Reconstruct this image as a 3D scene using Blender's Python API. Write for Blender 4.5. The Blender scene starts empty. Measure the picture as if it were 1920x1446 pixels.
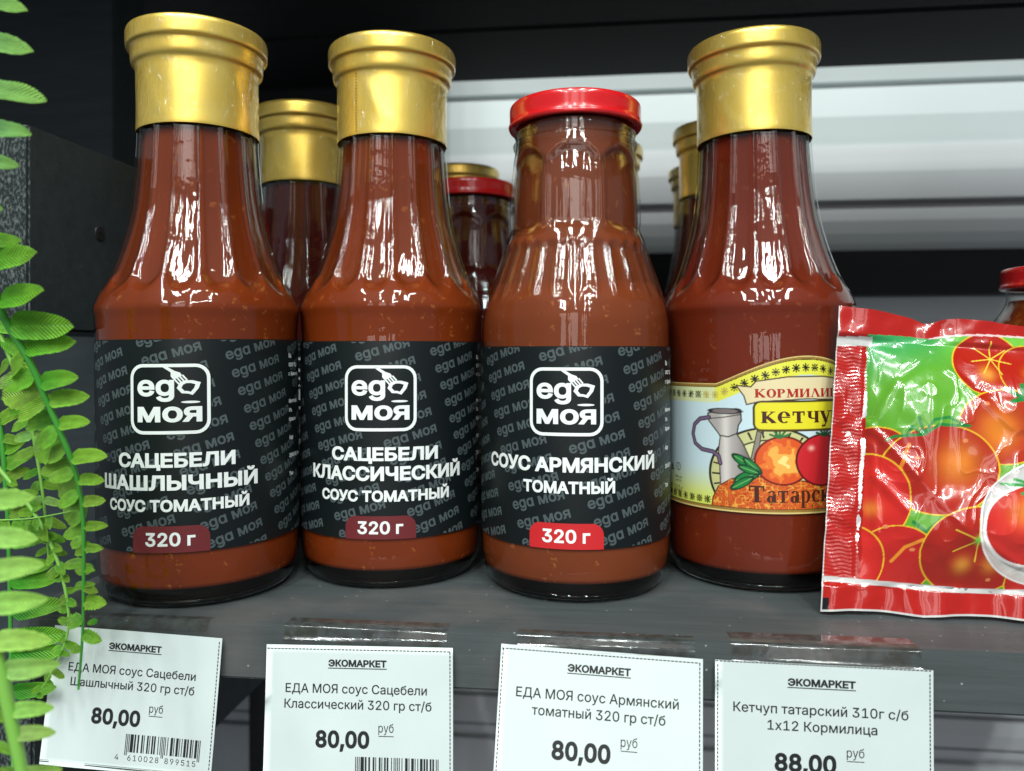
import bpy, bmesh, math, random, os
import numpy as np
from mathutils import Vector, Matrix
from mathutils.geometry import delaunay_2d_cdt
random.seed(7)
rng = np.random.default_rng(5)
sc = bpy.context.scene
COL = sc.collection
S = 0.001                                    # everything below is written in millimetres

# ------------------------------------------------------------------ camera
FPX, CX, CY = 1450.0, 960.0, 660.0          # focal length and optical centre in photo pixels
YAW, PITCH = math.radians(6.3), 0.0
EYE = Vector((0, 0, 79.0))
cam = bpy.data.cameras.new("camera"); cam_ob = bpy.data.objects.new("camera", cam); COL.objects.link(cam_ob)
cam.sensor_width = 36.0; cam.lens = FPX/1920*36
cam.shift_y = (CY-723)/1920
cam.clip_start = 0.005; cam.clip_end = 50
cam_ob.location = EYE*S
cam_ob.rotation_euler = (math.pi/2+PITCH, 0, YAW)
cam.dof.use_dof = True; cam.dof.focus_distance = 0.236; cam.dof.aperture_fstop = 14.0
sc.camera = cam_ob
ROT = cam_ob.rotation_euler.to_matrix()
def ray(px, py):
    return (ROT @ Vector(((px-CX)/FPX, -(py-CY)/FPX, -1.0)))
def P(px, py, Y):
    """point of the vertical plane y = Y seen at a photo pixel"""
    d = ray(px, py); return EYE + d*(Y/d.y)

# ------------------------------------------------------------------ world, lamps, exposure
w = bpy.data.worlds.new("World"); sc.world = w; w.use_nodes = True
bg = w.node_tree.nodes["Background"]; bg.inputs[0].default_value = (0.78, 0.9, 1.0, 1); bg.inputs[1].default_value = 0.20
def area(name, loc, target, sx, sy, watts, col=(1, .98, .95), spread=180):
    l = bpy.data.lights.new(name, 'AREA'); l.shape = 'RECTANGLE'; l.size = sx; l.size_y = sy
    l.energy = watts; l.color = col; l.spread = math.radians(spread)
    o = bpy.data.objects.new(name, l); COL.objects.link(o); o.location = loc
    o.rotation_euler = (Vector(target)-Vector(loc)).to_track_quat('-Z', 'Y').to_euler()
    return o
# rows of ceiling lamps over the aisle in front of the rack
for i, (x, y) in enumerate([(-1.0, -1.5), (-.25, -1.5), (.5, -1.5), (1.25, -1.5), (-.9, -3.3), (.1, -3.3), (1.1, -3.3)]):
    area("ceiling_lamp", (x, y, 2.2), (x, y+.25, 0), .06, 1.3, 34, (.93, 1.0, .97))
for x, wd, e in ((-.55, .28, 2.2), (.05, .5, 4.2), (.62, .22, 2.0)):      # panels added for upright reflections of the bright aisle opposite
    area("aisle_reflection_panel", (x, -2.2, .55), (x*.4, .25, .1), wd, 1.1, e, (1, .92, .88))
area("far_ceiling_lamp", (.3, .62-.18, 1.9), (.2, .72, .2), 1.6, .25, 7.5, (.92, 1, 1))
sc.view_settings.view_transform = 'Standard'; sc.view_settings.look = 'None'
sc.view_settings.exposure = 0.0; sc.view_settings.gamma = 1.0
sc.render.engine = 'CYCLES'
sc.cycles.use_denoising = True
sc.cycles.max_bounces = 14; sc.cycles.transparent_max_bounces = 24; sc.cycles.transmission_bounces = 12
sc.cycles.sample_clamp_indirect = 6.0

# ------------------------------------------------------------------ helpers
def srgb(r, g, b):
    f = lambda c: (c/255/12.92) if c/255 <= .04045 else ((c/255+.055)/1.055)**2.4
    return (f(r), f(g), f(b))
def rgba(c): return (c[0], c[1], c[2], 1)
MATS = {}
def mat(name, col=(.5, .5, .5), rough=.5, metal=0, spec=.5, coat=0, bump=0, bscale=200, var=0, vscale=60, sss=0, stretch=(1, 1, 1), attr=None, coat_rough=.05):
    m = bpy.data.materials.new(name); m.use_nodes = True; nt = m.node_tree; N = nt.nodes; L = nt.links
    b = N["Principled BSDF"]
    b.inputs["Base Color"].default_value = rgba(col); b.inputs["Roughness"].default_value = rough
    b.inputs["Metallic"].default_value = metal; b.inputs["Specular IOR Level"].default_value = spec
    b.inputs["Coat Weight"].default_value = coat; b.inputs["Coat Roughness"].default_value = coat_rough
    tc = N.new("ShaderNodeTexCoord"); mp = N.new("ShaderNodeMapping"); mp.inputs["Scale"].default_value = stretch
    L.new(tc.outputs["Object"], mp.inputs[0])
    src = None
    if attr:
        a = N.new("ShaderNodeVertexColor"); a.layer_name = attr; src = a.outputs[0]; L.new(src, b.inputs["Base Color"])
    if var:
        n = N.new("ShaderNodeTexNoise"); n.inputs["Scale"].default_value = vscale; n.inputs["Detail"].default_value = 6
        L.new(mp.outputs[0], n.inputs["Vector"])
        r = N.new("ShaderNodeMapRange"); r.inputs[1].default_value = .3; r.inputs[2].default_value = .7
        r.inputs[3].default_value = 1-var; r.inputs[4].default_value = 1+var
        L.new(n.outputs["Fac"], r.inputs[0])
        h = N.new("ShaderNodeVectorMath"); h.operation = 'SCALE'
        if src is None: h.inputs[0].default_value = col
        else: L.new(src, h.inputs[0])
        L.new(r.outputs[0], h.inputs["Scale"]); L.new(h.outputs[0], b.inputs["Base Color"])
    if bump:
        n = N.new("ShaderNodeTexNoise"); n.inputs["Scale"].default_value = bscale; n.inputs["Detail"].default_value = 5
        L.new(mp.outputs[0], n.inputs["Vector"])
        bp = N.new("ShaderNodeBump"); bp.inputs["Strength"].default_value = 1; bp.inputs["Distance"].default_value = bump*S
        L.new(n.outputs["Fac"], bp.inputs["Height"]); L.new(bp.outputs[0], b.inputs["Normal"])
    if sss:
        b.inputs["Subsurface Weight"].default_value = sss; b.inputs["Subsurface Radius"].default_value = (1, .3, .15); b.inputs["Subsurface Scale"].default_value = .0015
    MATS[name] = m
    return m

def tag(o, label=None, cat=None, group=None, kind=None):
    if label: o["label"] = label
    if cat: o["category"] = cat
    if group: o["group"] = group
    if kind: o["kind"] = kind
    return o
def empty(name, loc, rz=0, **k):
    o = bpy.data.objects.new(name, None); COL.objects.link(o); o.location = Vector(loc)*S; o.rotation_euler = (0, 0, rz)
    o.empty_display_size = .01
    return tag(o, **k)
def mesh_ob(name, verts, faces, m, parent=None, smooth=True, **k):
    me = bpy.data.meshes.new(name)
    v = np.asarray(verts, dtype=float)*S
    me.from_pydata(v.tolist(), [], [tuple(int(i) for i in f) for f in faces]); me.update()
    if m: me.materials.append(m)
    if smooth: me.polygons.foreach_set("use_smooth", [True]*len(me.polygons))
    o = bpy.data.objects.new(name, me); COL.objects.link(o); o.parent = parent
    return tag(o, **k)
def copy_tree(o, parent=None):
    c = o.copy(); COL.objects.link(c); c.parent = parent
    for ch in list(o.children): copy_tree(ch, c)
    return c
def box(name, lo, hi, m, parent=None, bevel=.6, **k):
    bm = bmesh.new(); bmesh.ops.create_cube(bm, size=1)
    lo, hi = Vector(lo), Vector(hi)
    for v in bm.verts: v.co = Vector([(lo[i]+hi[i])/2+v.co[i]*(hi[i]-lo[i]) for i in range(3)])
    if bevel: bmesh.ops.bevel(bm, geom=list(bm.edges), offset=bevel, segments=2, affect='EDGES')
    vs = [v.co[:] for v in bm.verts]; bm.verts.index_update(); fs = [[v.index for v in f.verts] for f in bm.faces]; bm.free()
    return mesh_ob(name, vs, fs, m, parent, smooth=False, **k)

def spline(pts, n):
    """monotone resample of (r,h) profile points"""
    p = np.array(pts, float); d = np.r_[0, np.cumsum(np.hypot(*np.diff(p, axis=0).T))]
    t = np.linspace(0, d[-1], n)
    out = []
    for k in range(2):
        y = p[:, k]; m = np.gradient(y, d)
        i = np.clip(np.searchsorted(d, t)-1, 0, len(d)-2); h = d[i+1]-d[i]; s = (t-d[i])/h
        # limited hermite tangents
        dl = np.diff(y)/np.diff(d)
        mm = m.copy(); mm[1:-1] = np.where(dl[:-1]*dl[1:] <= 0, 0, 2*dl[:-1]*dl[1:]/(dl[:-1]+dl[1:]+1e-12)); mm[0] = dl[0]; mm[-1] = dl[-1]
        out.append((2*s**3-3*s**2+1)*y[i]+(s**3-2*s**2+s)*h*mm[i]+(-2*s**3+3*s**2)*y[i+1]+(s**3-s**2)*h*mm[i+1])
    return np.array(out).T
def lathe(name, prof, nseg, m, parent, mod=None, cap_lo=False, cap_hi=False, **k):
    prof = np.array(prof); n = len(prof)
    th = np.arange(nseg)/nseg*2*math.pi
    T, R = np.meshgrid(th, prof[:, 0]); H = np.repeat(prof[:, 1][:, None], nseg, 1)
    if mod is not None: R = R+mod(T, H, R)
    v = np.stack([R*np.sin(T), -R*np.cos(T), H], -1).reshape(-1, 3)
    f = []
    for i in range(n-1):
        for j in range(nseg):
            a = i*nseg+j; b = i*nseg+(j+1) % nseg
            f.append((a, b, b+nseg, a+nseg))
    if cap_lo: f.append(tuple(range(nseg))[::-1])
    if cap_hi: f.append(tuple((n-1)*nseg+j for j in range(nseg)))
    return mesh_ob(name, v, f, m, parent, **k)

FONT = None
try:
    FONT = bpy.data.fonts.load(os.path.join(bpy.utils.resource_path('LOCAL'), 'datafiles', 'fonts', 'Inter.woff2'))
except Exception:
    FONT = None
_tc = {}
def glyphs(s, bold=0.0, res=3):
    """text as (verts Nx2 with capital height 1, left 0, baseline 0 ; faces)"""
    key = (s, bold, res)
    if key in _tc: return _tc[key]
    c = bpy.data.curves.new('t', 'FONT'); c.body = s; c.resolution_u = res; c.fill_mode = 'NONE'
    if FONT: c.font = FONT
    o = bpy.data.objects.new('t', c); COL.objects.link(o)
    dg = bpy.context.evaluated_depsgraph_get(); me = o.evaluated_get(dg).to_mesh()
    pts = np.array([x.co[:2] for x in me.vertices]); ed = [tuple(e.vertices) for e in me.edges]
    o.evaluated_get(dg).to_mesh_clear(); bpy.data.objects.remove(o); bpy.data.curves.remove(c)
    # outlines -> constrained triangulation, keep what has a non-zero winding number
    nxt = {}
    for i, j in ed: nxt.setdefault(i, []).append(j); nxt.setdefault(j, []).append(i)
    seen, segs, off = set(), [], np.zeros_like(pts)
    for st0 in range(len(pts)):
        if st0 in seen or st0 not in nxt: continue
        lp = [st0]; seen.add(st0); cur = st0; prv = None
        cand = sorted(nxt[st0]); cur = cand[0] if cand[0] == st0+1 else cand[-1] if cand[-1] == st0+1 else cand[0]; prv = st0
        while cur not in seen:
            lp.append(cur); seen.add(cur); k = [q for q in nxt[cur] if q != prv]; prv = cur; cur = k[0] if k else lp[0]
        segs += [(lp[i], lp[(i+1) % len(lp)]) for i in range(len(lp))]
        if bold:
            q = pts[lp]; e = np.roll(q, -1, 0)-q; e /= np.linalg.norm(e, axis=1)[:, None]+1e-9
            nn = np.stack([e[:, 1], -e[:, 0]], 1); n0 = np.roll(nn, 1, 0); m_ = nn+n0; m_ /= np.linalg.norm(m_, axis=1)[:, None]+1e-9
            off[lp] = m_*(1/np.clip((m_*nn).sum(1), .55, 1))[:, None]
    if bold:
        a_, b_ = pts[[q[0] for q in segs]], pts[[q[1] for q in segs]]
        pts = pts+off*bold*(1 if (a_[:, 0]*b_[:, 1]-b_[:, 0]*a_[:, 1]).sum() > 0 else -1)
    out = delaunay_2d_cdt([Vector(p) for p in pts], segs, [], 0, 1e-6)
    v = np.array([tuple(q) for q in out[0]]); tri = np.array([tuple(q) for q in out[2]])
    cc = v[tri].mean(1); A = pts[[q[0] for q in segs]]; B = pts[[q[1] for q in segs]]
    py = cc[:, 1][:, None]; px = cc[:, 0][:, None]
    up = (A[:, 1] <= py) & (B[:, 1] > py); dn = (A[:, 1] > py) & (B[:, 1] <= py)
    isl = (B[:, 0]-A[:, 0])*(py-A[:, 1])-(px-A[:, 0])*(B[:, 1]-A[:, 1])
    wn = (up & (isl > 0)).sum(1)-(dn & (isl < 0)).sum(1)
    f = [tuple(int(i) for i in t) for t in tri[(wn*(1 if wn.sum() > 0 else -1)) > 0]]
    used = sorted({i for t in f for i in t}); mp_ = {q: k for k, q in enumerate(used)}
    v = v[used]; f = [tuple(mp_[i] for i in t) for t in f]
    cap = glyphs('Н', bold, res)[2] if s != 'Н' else v[:, 1].max()-v[:, 1].min()
    v[:, 0] -= v[:, 0].min()
    _tc[key] = (v/cap, f, cap)
    return _tc[key]
def text2d(s, cap, width=None, cx=0, y=0, bold=0.0, rot=0, res=3, align='c', squash=1.0):
    v, f, _ = glyphs(s, bold, res); v = v*cap
    if width: v = v*np.array([width/v[:, 0].max(), 1])
    if align == 'c': v = v-np.array([v[:, 0].max()/2, 0])
    v = v*np.array([squash, 1])
    if rot:
        c_, s_ = math.cos(rot), math.sin(rot); v = v@np.array([[c_, s_], [-s_, c_]])
    return v+np.array([cx, y]), f
def join2d(lst):
    V, F, n = [], [], 0
    for v, f in lst:
        V.append(np.asarray(v, float)); F += [tuple(i+n for i in q) for q in f]; n += len(v)
    return np.concatenate(V), F
def poly2d(pts):
    return np.array(pts, float), [tuple(range(len(pts)))]
def rect2d(x0, y0, x1, y1): return poly2d([(x0, y0), (x1, y0), (x1, y1), (x0, y1)])
def rrect(x0, y0, x1, y1, r, n=6, corners=(1, 1, 1, 1)):
    out = []
    for k, (cx, cy, a) in enumerate([(x1-r, y1-r, 0), (x0+r, y1-r, 90), (x0+r, y0+r, 180), (x1-r, y0+r, 270)]):
        if corners[k]:
            for i in range(n+1):
                t = math.radians(a+90*i/n); out.append((cx+r*math.cos(t), cy+r*math.sin(t)))
        else:
            out.append([(x1, y1), (x0, y1), (x0, y0), (x1, y0)][k])
    return out
def ring2d(outer, inner):
    n = len(outer); v = list(outer)+list(inner)
    return np.array(v, float), [(i, (i+1) % n, n+(i+1) % n, n+i) for i in range(n)]
def printed(name, vf, fmap, m, parent, step=1.5, clip=None, stepy=None, **k):
    """flat print cut into strips and laid onto a surface by fmap"""
    v, f = vf
    bm = bmesh.new(); vs = [bm.verts.new((a, b, 0)) for a, b in v]
    for q in f:
        try: bm.faces.new([vs[i] for i in q])
        except ValueError: pass
    def cut(co, no, co_out=False):
        bmesh.ops.bisect_plane(bm, geom=bm.verts[:]+bm.edges[:]+bm.faces[:], plane_co=co, plane_no=no, clear_outer=co_out)
    if clip:
        cut((clip[0], 0, 0), (-1, 0, 0), True); cut((clip[2], 0, 0), (1, 0, 0), True)
        cut((0, clip[1], 0), (0, -1, 0), True); cut((0, clip[3], 0), (0, 1, 0), True)
    if step:
        xs = [q.co.x for q in bm.verts]
        x = math.ceil(min(xs)/step)*step
        while x < max(xs): cut((x, 0, 0), (1, 0, 0)); x += step
    if stepy:
        ys = [q.co.y for q in bm.verts]; y = math.ceil(min(ys)/stepy)*stepy
        while y < max(ys): cut((0, y, 0), (0, 1, 0)); y += stepy
    bm.verts.index_update()
    out = [fmap(q.co.x, q.co.y) for q in bm.verts]; fs = [[q.index for q in fc.verts] for fc in bm.faces]
    bm.free()
    return mesh_ob(name, out, fs, m, parent, smooth=False, **k)

# ------------------------------------------------------------------ materials
def wood(name, col, dust=.5, rough=.55):
    m = mat(name, col, rough, spec=.35)
    nt = m.node_tree; N = nt.nodes; L = nt.links; b = N["Principled BSDF"]
    tc = N.new("ShaderNodeTexCoord")
    mp = N.new("ShaderNodeMapping"); mp.inputs["Scale"].default_value = (12, 150, 150); L.new(tc.outputs["Object"], mp.inputs[0])
    g = N.new("ShaderNodeTexNoise"); g.inputs["Scale"].default_value = 1.3; g.inputs["Detail"].default_value = 8; g.inputs["Roughness"].default_value = .65; L.new(mp.outputs[0], g.inputs["Vector"])
    d = N.new("ShaderNodeTexNoise"); d.inputs["Scale"].default_value = 23; d.inputs["Detail"].default_value = 5; L.new(tc.outputs["Object"], d.inputs["Vector"])
    mx = N.new("ShaderNodeMix"); mx.data_type = 'RGBA'; mx.inputs["A"].default_value = rgba([c*.55 for c in col]); mx.inputs["B"].default_value = rgba([c*1.5 for c in col])
    L.new(g.outputs["Fac"], mx.inputs["Factor"])
    # dust specks
    vo = N.new("ShaderNodeTexVoronoi"); vo.inputs["Scale"].default_value = 260; L.new(tc.outputs["Object"], vo.inputs["Vector"])
    vr = N.new("ShaderNodeMapRange"); vr.inputs[1].default_value = .045; vr.inputs[2].default_value = .1; vr.inputs[3].default_value = 1; vr.inputs[4].default_value = 0; L.new(vo.outputs["Distance"], vr.inputs[0])
    dn = N.new("ShaderNodeMath"); dn.operation = 'GREATER_THAN'; dn.inputs[1].default_value = .62
    sp = N.new("ShaderNodeSeparateColor"); L.new(vo.outputs["Color"], sp.inputs[0]); L.new(sp.outputs[0], dn.inputs[0])
    mu = N.new("ShaderNodeMath"); mu.operation = 'MULTIPLY'; L.new(vr.outputs[0], mu.inputs[0]); L.new(dn.outputs[0], mu.inputs[1])
    mu2 = N.new("ShaderNodeMath"); mu2.operation = 'MULTIPLY'; L.new(mu.outputs[0], mu2.inputs[0]); mu2.inputs[1].default_value = dust
    m2 = N.new("ShaderNodeMix"); m2.data_type = 'RGBA'; m2.inputs["B"].default_value = (.35, .37, .36, 1)
    L.new(mx.outputs["Result"], m2.inputs["A"]); L.new(mu2.outputs[0], m2.inputs["Factor"])
    m3 = N.new("ShaderNodeMix"); m3.data_type = 'RGBA'; m3.inputs["B"].default_value = (.16, .14, .13, 1); L.new(m2.outputs["Result"], m3.inputs["A"])
    dr = N.new("ShaderNodeMapRange"); dr.inputs[1].default_value = .5; dr.inputs[2].default_value = .75; dr.inputs[4].default_value = dust*.6; L.new(d.outputs["Fac"], dr.inputs[0]); L.new(dr.outputs[0], m3.inputs["Factor"])
    L.new(m3.outputs["Result"], b.inputs["Base Color"])
    bp = N.new("ShaderNodeBump"); bp.inputs["Distance"].default_value = .00022; L.new(g.outputs["Fac"], bp.inputs["Height"]); L.new(bp.outputs[0], b.inputs["Normal"])
    return m
M_shelf = wood("painted_shelf_wood", srgb(68, 73, 74), .9)
M_black = wood("black_stained_wood", srgb(46, 55, 59), .1, .6)
M_beam = wood("black_beam_wood", srgb(20, 23, 26), .03, .7)
M_end = mat("rough_sawn_end_grain", srgb(46, 52, 52), .8, spec=.3)
def _end(m):
    N, L = m.node_tree.nodes, m.node_tree.links; b = N["Principled BSDF"]
    tc = N.new("ShaderNodeTexCoord"); mp = N.new("ShaderNodeMapping"); mp.inputs["Scale"].default_value = (1100, 1100, 650); mp.inputs["Rotation"].default_value = (0, .5, 0); L.new(tc.outputs["Object"], mp.inputs[0])
    n = N.new("ShaderNodeTexNoise"); n.inputs["Scale"].default_value = 1; n.inputs["Detail"].default_value = 4; L.new(mp.outputs[0], n.inputs["Vector"])
    r = N.new("ShaderNodeValToRGB"); r.color_ramp.elements[0].position = .46; r.color_ramp.elements[0].color = rgba(srgb(30, 37, 38)); r.color_ramp.elements[1].position = .76; r.color_ramp.elements[1].color = rgba(srgb(104, 114, 110))
    L.new(n.outputs["Fac"], r.inputs[0]); L.new(r.outputs[0], b.inputs["Base Color"])
    bp = N.new("ShaderNodeBump"); bp.inputs["Distance"].default_value = .0008; L.new(n.outputs["Fac"], bp.inputs["Height"]); L.new(bp.outputs[0], b.inputs["Normal"])
_end(M_end)
M_white = mat("white_enamel_panel", (.52, .565, .565), .4, var=.05, vscale=6)
M_grey = mat("grey_enamel_panel", (.54, .55, .56), .45, var=.06, vscale=6)
M_dgrey = mat("charcoal_panel", (.06, .07, .072), .5)
M_gold = mat("gold_shrink_foil", (1.0, .69, .13), .32, metal=.68, coat=.9, bump=.07, bscale=95, coat_rough=.12)
def _foil(m):
    N, L = m.node_tree.nodes, m.node_tree.links; b = N["Principled BSDF"]
    tc = N.new("ShaderNodeTexCoord"); mp = N.new("ShaderNodeMapping"); mp.inputs["Scale"].default_value = (1, 1, .45); L.new(tc.outputs["Object"], mp.inputs[0])
    n = N.new("ShaderNodeTexNoise"); n.inputs["Scale"].default_value = 420; n.inputs["Detail"].default_value = 3; n.inputs["Distortion"].default_value = 1.2; L.new(mp.outputs[0], n.inputs["Vector"])
    r = N.new("ShaderNodeMapRange"); r.inputs[1].default_value = .44; r.inputs[2].default_value = .66; L.new(n.outputs["Fac"], r.inputs[0])
    bp = N.new("ShaderNodeBump"); bp.inputs["Distance"].default_value = .0005; L.new(r.outputs[0], bp.inputs["Height"]); L.new(bp.outputs[0], b.inputs["Coat Normal"])
    b.inputs["Coat Roughness"].default_value = .04
_foil(M_gold)
M_red = mat("red_lacquered_tin", srgb(205, 26, 30), .22, coat=.6, bump=.02, bscale=300)
M_dark = mat("dark_label_paper", srgb(13, 20, 22), .4, spec=.4, bump=.05, bscale=70)
M_ptext = mat("grey_print", srgb(70, 80, 82), .5)
M_wtext = mat("white_print", (.80, .83, .81), .45)
M_maroon = mat("maroon_print", srgb(104, 34, 38), .42)
M_redp = mat("red_print", srgb(196, 34, 38), .42)
M_paper = mat("white_tag_paper", (.58, .645, .63), .5, bump=.12, bscale=60, var=.03, vscale=40, coat=.25, coat_rough=.25)
M_ink = mat("black_ink", (.012, .013, .014), .5)
M_brown = mat("brown_print", srgb(70, 32, 22), .4); M_rprint = mat("crimson_print", srgb(170, 34, 26), .4)
M_label4 = mat("coloured_label_print", rough=.35, attr="Col", coat=.25)
M_goldprint = mat("gold_foil_print", (.62, .47, .2), .22, metal=.9)
M_sachet = mat("glossy_printed_film", rough=.2, attr="Col", coat=.8, coat_rough=.06, bump=.22, bscale=130)
M_screw = mat("black_screw", (.04, .045, .05), .4, metal=.6)

def glass_shell(name, tint=(.97, .98, .97), edge=(.42, .45, .44), f0=.045, rough=.02, streak=.0001):
    m = bpy.data.materials.new(name); m.use_nodes = True; N = m.node_tree.nodes; L = m.node_tree.links
    N.remove(N["Principled BSDF"]); out = N["Material Output"]
    lw = N.new("ShaderNodeLayerWeight"); lw.inputs[0].default_value = .5
    pw = N.new("ShaderNodeMath"); pw.operation = 'POWER'; pw.inputs[1].default_value = 4.2; L.new(lw.outputs["Facing"], pw.inputs[0])
    mr = N.new("ShaderNodeMath"); mr.operation = 'MULTIPLY_ADD'; mr.inputs[1].default_value = .9; mr.inputs[2].default_value = f0; L.new(pw.outputs[0], mr.inputs[0])
    tr = N.new("ShaderNodeBsdfTransparent"); gl = N.new("ShaderNodeBsdfGlossy"); gl.inputs["Roughness"].default_value = rough; gl.inputs[0].default_value = (1, 1, 1, 1)
    cm = N.new("ShaderNodeMix"); cm.data_type = 'RGBA'; cm.inputs["A"].default_value = rgba(tint); cm.inputs["B"].default_value = rgba(edge)
    p2 = N.new("ShaderNodeMath"); p2.operation = 'POWER'; p2.inputs[1].default_value = 3; L.new(lw.outputs["Facing"], p2.inputs[0]); L.new(p2.outputs[0], cm.inputs["Factor"]); L.new(cm.outputs["Result"], tr.inputs[0])
    tc = N.new("ShaderNodeTexCoord"); n = N.new("ShaderNodeTexNoise"); n.inputs["Scale"].default_value = 110; n.inputs["Detail"].default_value = 3; L.new(tc.outputs["Object"], n.inputs["Vector"])
    bp = N.new("ShaderNodeBump"); bp.inputs["Distance"].default_value = .00013; L.new(n.outputs["Fac"], bp.inputs["Height"]); 
    m2 = N.new("ShaderNodeMapping"); m2.inputs["Scale"].default_value = (420, 420, 22); L.new(tc.outputs["Object"], m2.inputs[0])
    n2 = N.new("ShaderNodeTexNoise"); n2.inputs["Scale"].default_value = 1; n2.inputs["Detail"].default_value = 2; L.new(m2.outputs[0], n2.inputs["Vector"])
    b2_ = N.new("ShaderNodeBump"); b2_.inputs["Distance"].default_value = streak; L.new(n2.outputs["Fac"], b2_.inputs["Height"]); L.new(bp.outputs[0], b2_.inputs["Normal"])
    L.new(b2_.outputs[0], gl.inputs["Normal"])
    mx = N.new("ShaderNodeMixShader"); L.new(mr.outputs[0], mx.inputs[0]); L.new(tr.outputs[0], mx.inputs[1]); L.new(gl.outputs[0], mx.inputs[2]); L.new(mx.outputs[0], out.inputs[0])
    return m
M_glass = glass_shell("clear_bottle_glass")
M_tape = glass_shell("clear_adhesive_tape", (.86, .88, .86), (.8, .8, .8), .03, .1, 0)
def _tape(m):
    N, L = m.node_tree.nodes, m.node_tree.links; tr = [n for n in N if n.type == 'BSDF_TRANSPARENT'][0]
    tc = N.new("ShaderNodeTexCoord"); n = N.new("ShaderNodeTexNoise"); n.inputs["Scale"].default_value = 380; n.inputs["Detail"].default_value = 5; L.new(tc.outputs["Object"], n.inputs["Vector"])
    r = N.new("ShaderNodeValToRGB"); r.color_ramp.elements[0].position = .42; r.color_ramp.elements[0].color = (.97, .97, .96, 1); r.color_ramp.elements[1].position = .62; r.color_ramp.elements[1].color = (.78, .74, .70, 1)
    L.new(n.outputs["Fac"], r.inputs[0]); L.new(r.outputs[0], tr.inputs[0])
_tape(M_tape)
M_base = bpy.data.materials.new("thick_base_glass"); M_base.use_nodes = True
_b = M_base.node_tree.nodes["Principled BSDF"]; _b.inputs["Base Color"].default_value = (.5, .55, .52, 1); _b.inputs["Transmission Weight"].default_value = 1; _b.inputs["Roughness"].default_value = .02; _b.inputs["IOR"].default_value = 1.5

def sauce_mat(name, col, fleck, rough=.3):
    m = mat(name, col, .45, spec=.06)
    N, L = m.node_tree.nodes, m.node_tree.links; b = N["Principled BSDF"]
    tc = N.new("ShaderNodeTexCoord")
    n = N.new("ShaderNodeTexNoise"); n.inputs["Scale"].default_value = 45; n.inputs["Detail"].default_value = 6; L.new(tc.outputs["Object"], n.inputs["Vector"])
    mx = N.new("ShaderNodeMix"); mx.data_type = 'RGBA'; mx.inputs["A"].default_value = rgba([c*.82 for c in col]); mx.inputs["B"].default_value = rgba([min(1, c*1.2) for c in col]); L.new(n.outputs["Fac"], mx.inputs["Factor"])
    vo = N.new("ShaderNodeTexVoronoi"); vo.inputs["Scale"].default_value = 300
    ds = N.new("ShaderNodeMix"); ds.data_type = 'RGBA'; ds.inputs["Factor"].default_value = .006; L.new(tc.outputs["Object"], ds.inputs["A"])
    n3 = N.new("ShaderNodeTexNoise"); n3.inputs["Scale"].default_value = 500; L.new(tc.outputs["Object"], n3.inputs["Vector"]); L.new(n3.outputs["Color"], ds.inputs["B"]); L.new(ds.outputs["Result"], vo.inputs["Vector"])
    vr = N.new("ShaderNodeMapRange"); vr.inputs[1].default_value = .12; vr.inputs[2].default_value = .3; vr.inputs[3].default_value = .42; vr.inputs[4].default_value = 0; L.new(vo.outputs["Distance"], vr.inputs[0])
    sp = N.new("ShaderNodeSeparateColor"); L.new(vo.outputs["Color"], sp.inputs[0]); gt = N.new("ShaderNodeMath"); gt.operation = 'GREATER_THAN'; gt.inputs[1].default_value = .74; L.new(sp.outputs[0], gt.inputs[0])
    mu = N.new("ShaderNodeMath"); mu.operation = 'MULTIPLY'; L.new(vr.outputs[0], mu.inputs[0]); L.new(gt.outputs[0], mu.inputs[1])
    m2 = N.new("ShaderNodeMix"); m2.data_type = 'RGBA'; m2.inputs["B"].default_value = rgba(fleck); L.new(mx.outputs["Result"], m2.inputs["A"]); L.new(mu.outputs[0], m2.inputs["Factor"])
    L.new(m2.outputs["Result"], b.inputs["Base Color"])
    return m
M_sauce1 = sauce_mat("tomato_sauce", (.175, .027, .0045), (.50, .16, .03))
M_sauce3 = sauce_mat("armenian_tomato_sauce", (.175, .036, .010), (.5, .18, .05))
M_sauce4 = sauce_mat("ketchup", (.15, .019, .006), (.3, .08, .02))
M_sauce_shade = sauce_mat("shaded_sauce", (.085, .010, .007), (.25, .04, .02))  # sauce of the back rows, their shade put into its colour

# ------------------------------------------------------------------ the rack
YF = 215.5            # front edge of the shelf
rack = empty("shelf_rack", (0, YF, 0), label="dark stained wooden rack carrying the sauce bottles on its charcoal shelf", cat="shelf")
def rbox(name, lo, hi, m, **k):
    lo = (lo[0], lo[1]-YF, lo[2]); hi = (hi[0], hi[1]-YF, hi[2])
    return box(name, lo, hi, m, rack, **k)
rbox("shelf_board", (-176, YF, -16.5), (420, 560, 0), M_shelf, bevel=.8)
# side boards seen at the left, one above and one below the shelf
sb = rbox("side_board", (-240, 229, 86), (-181, 620, 152), M_black, bevel=.8)
sb.data.materials.append(M_end)
for p in sb.data.polygons:
    if p.normal.y < -.9: p.material_index = 1
sb2 = rbox("side_board", (-240, 231, -101), (-181, 620, -20), M_black, bevel=.8)
sb2.data.materials.append(M_end)
for p in sb2.data.polygons:
    if p.normal.y < -.9: p.material_index = 1
rbox("upright_post", (-560, 410, -300), (-272, 440, 420), M_black)
rbox("upright_post", (-395, 604, -300), (-373, 628, 420), M_beam)
rbox("upright_post", (-283, 604, -300), (-140, 628, 420), M_beam)
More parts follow.
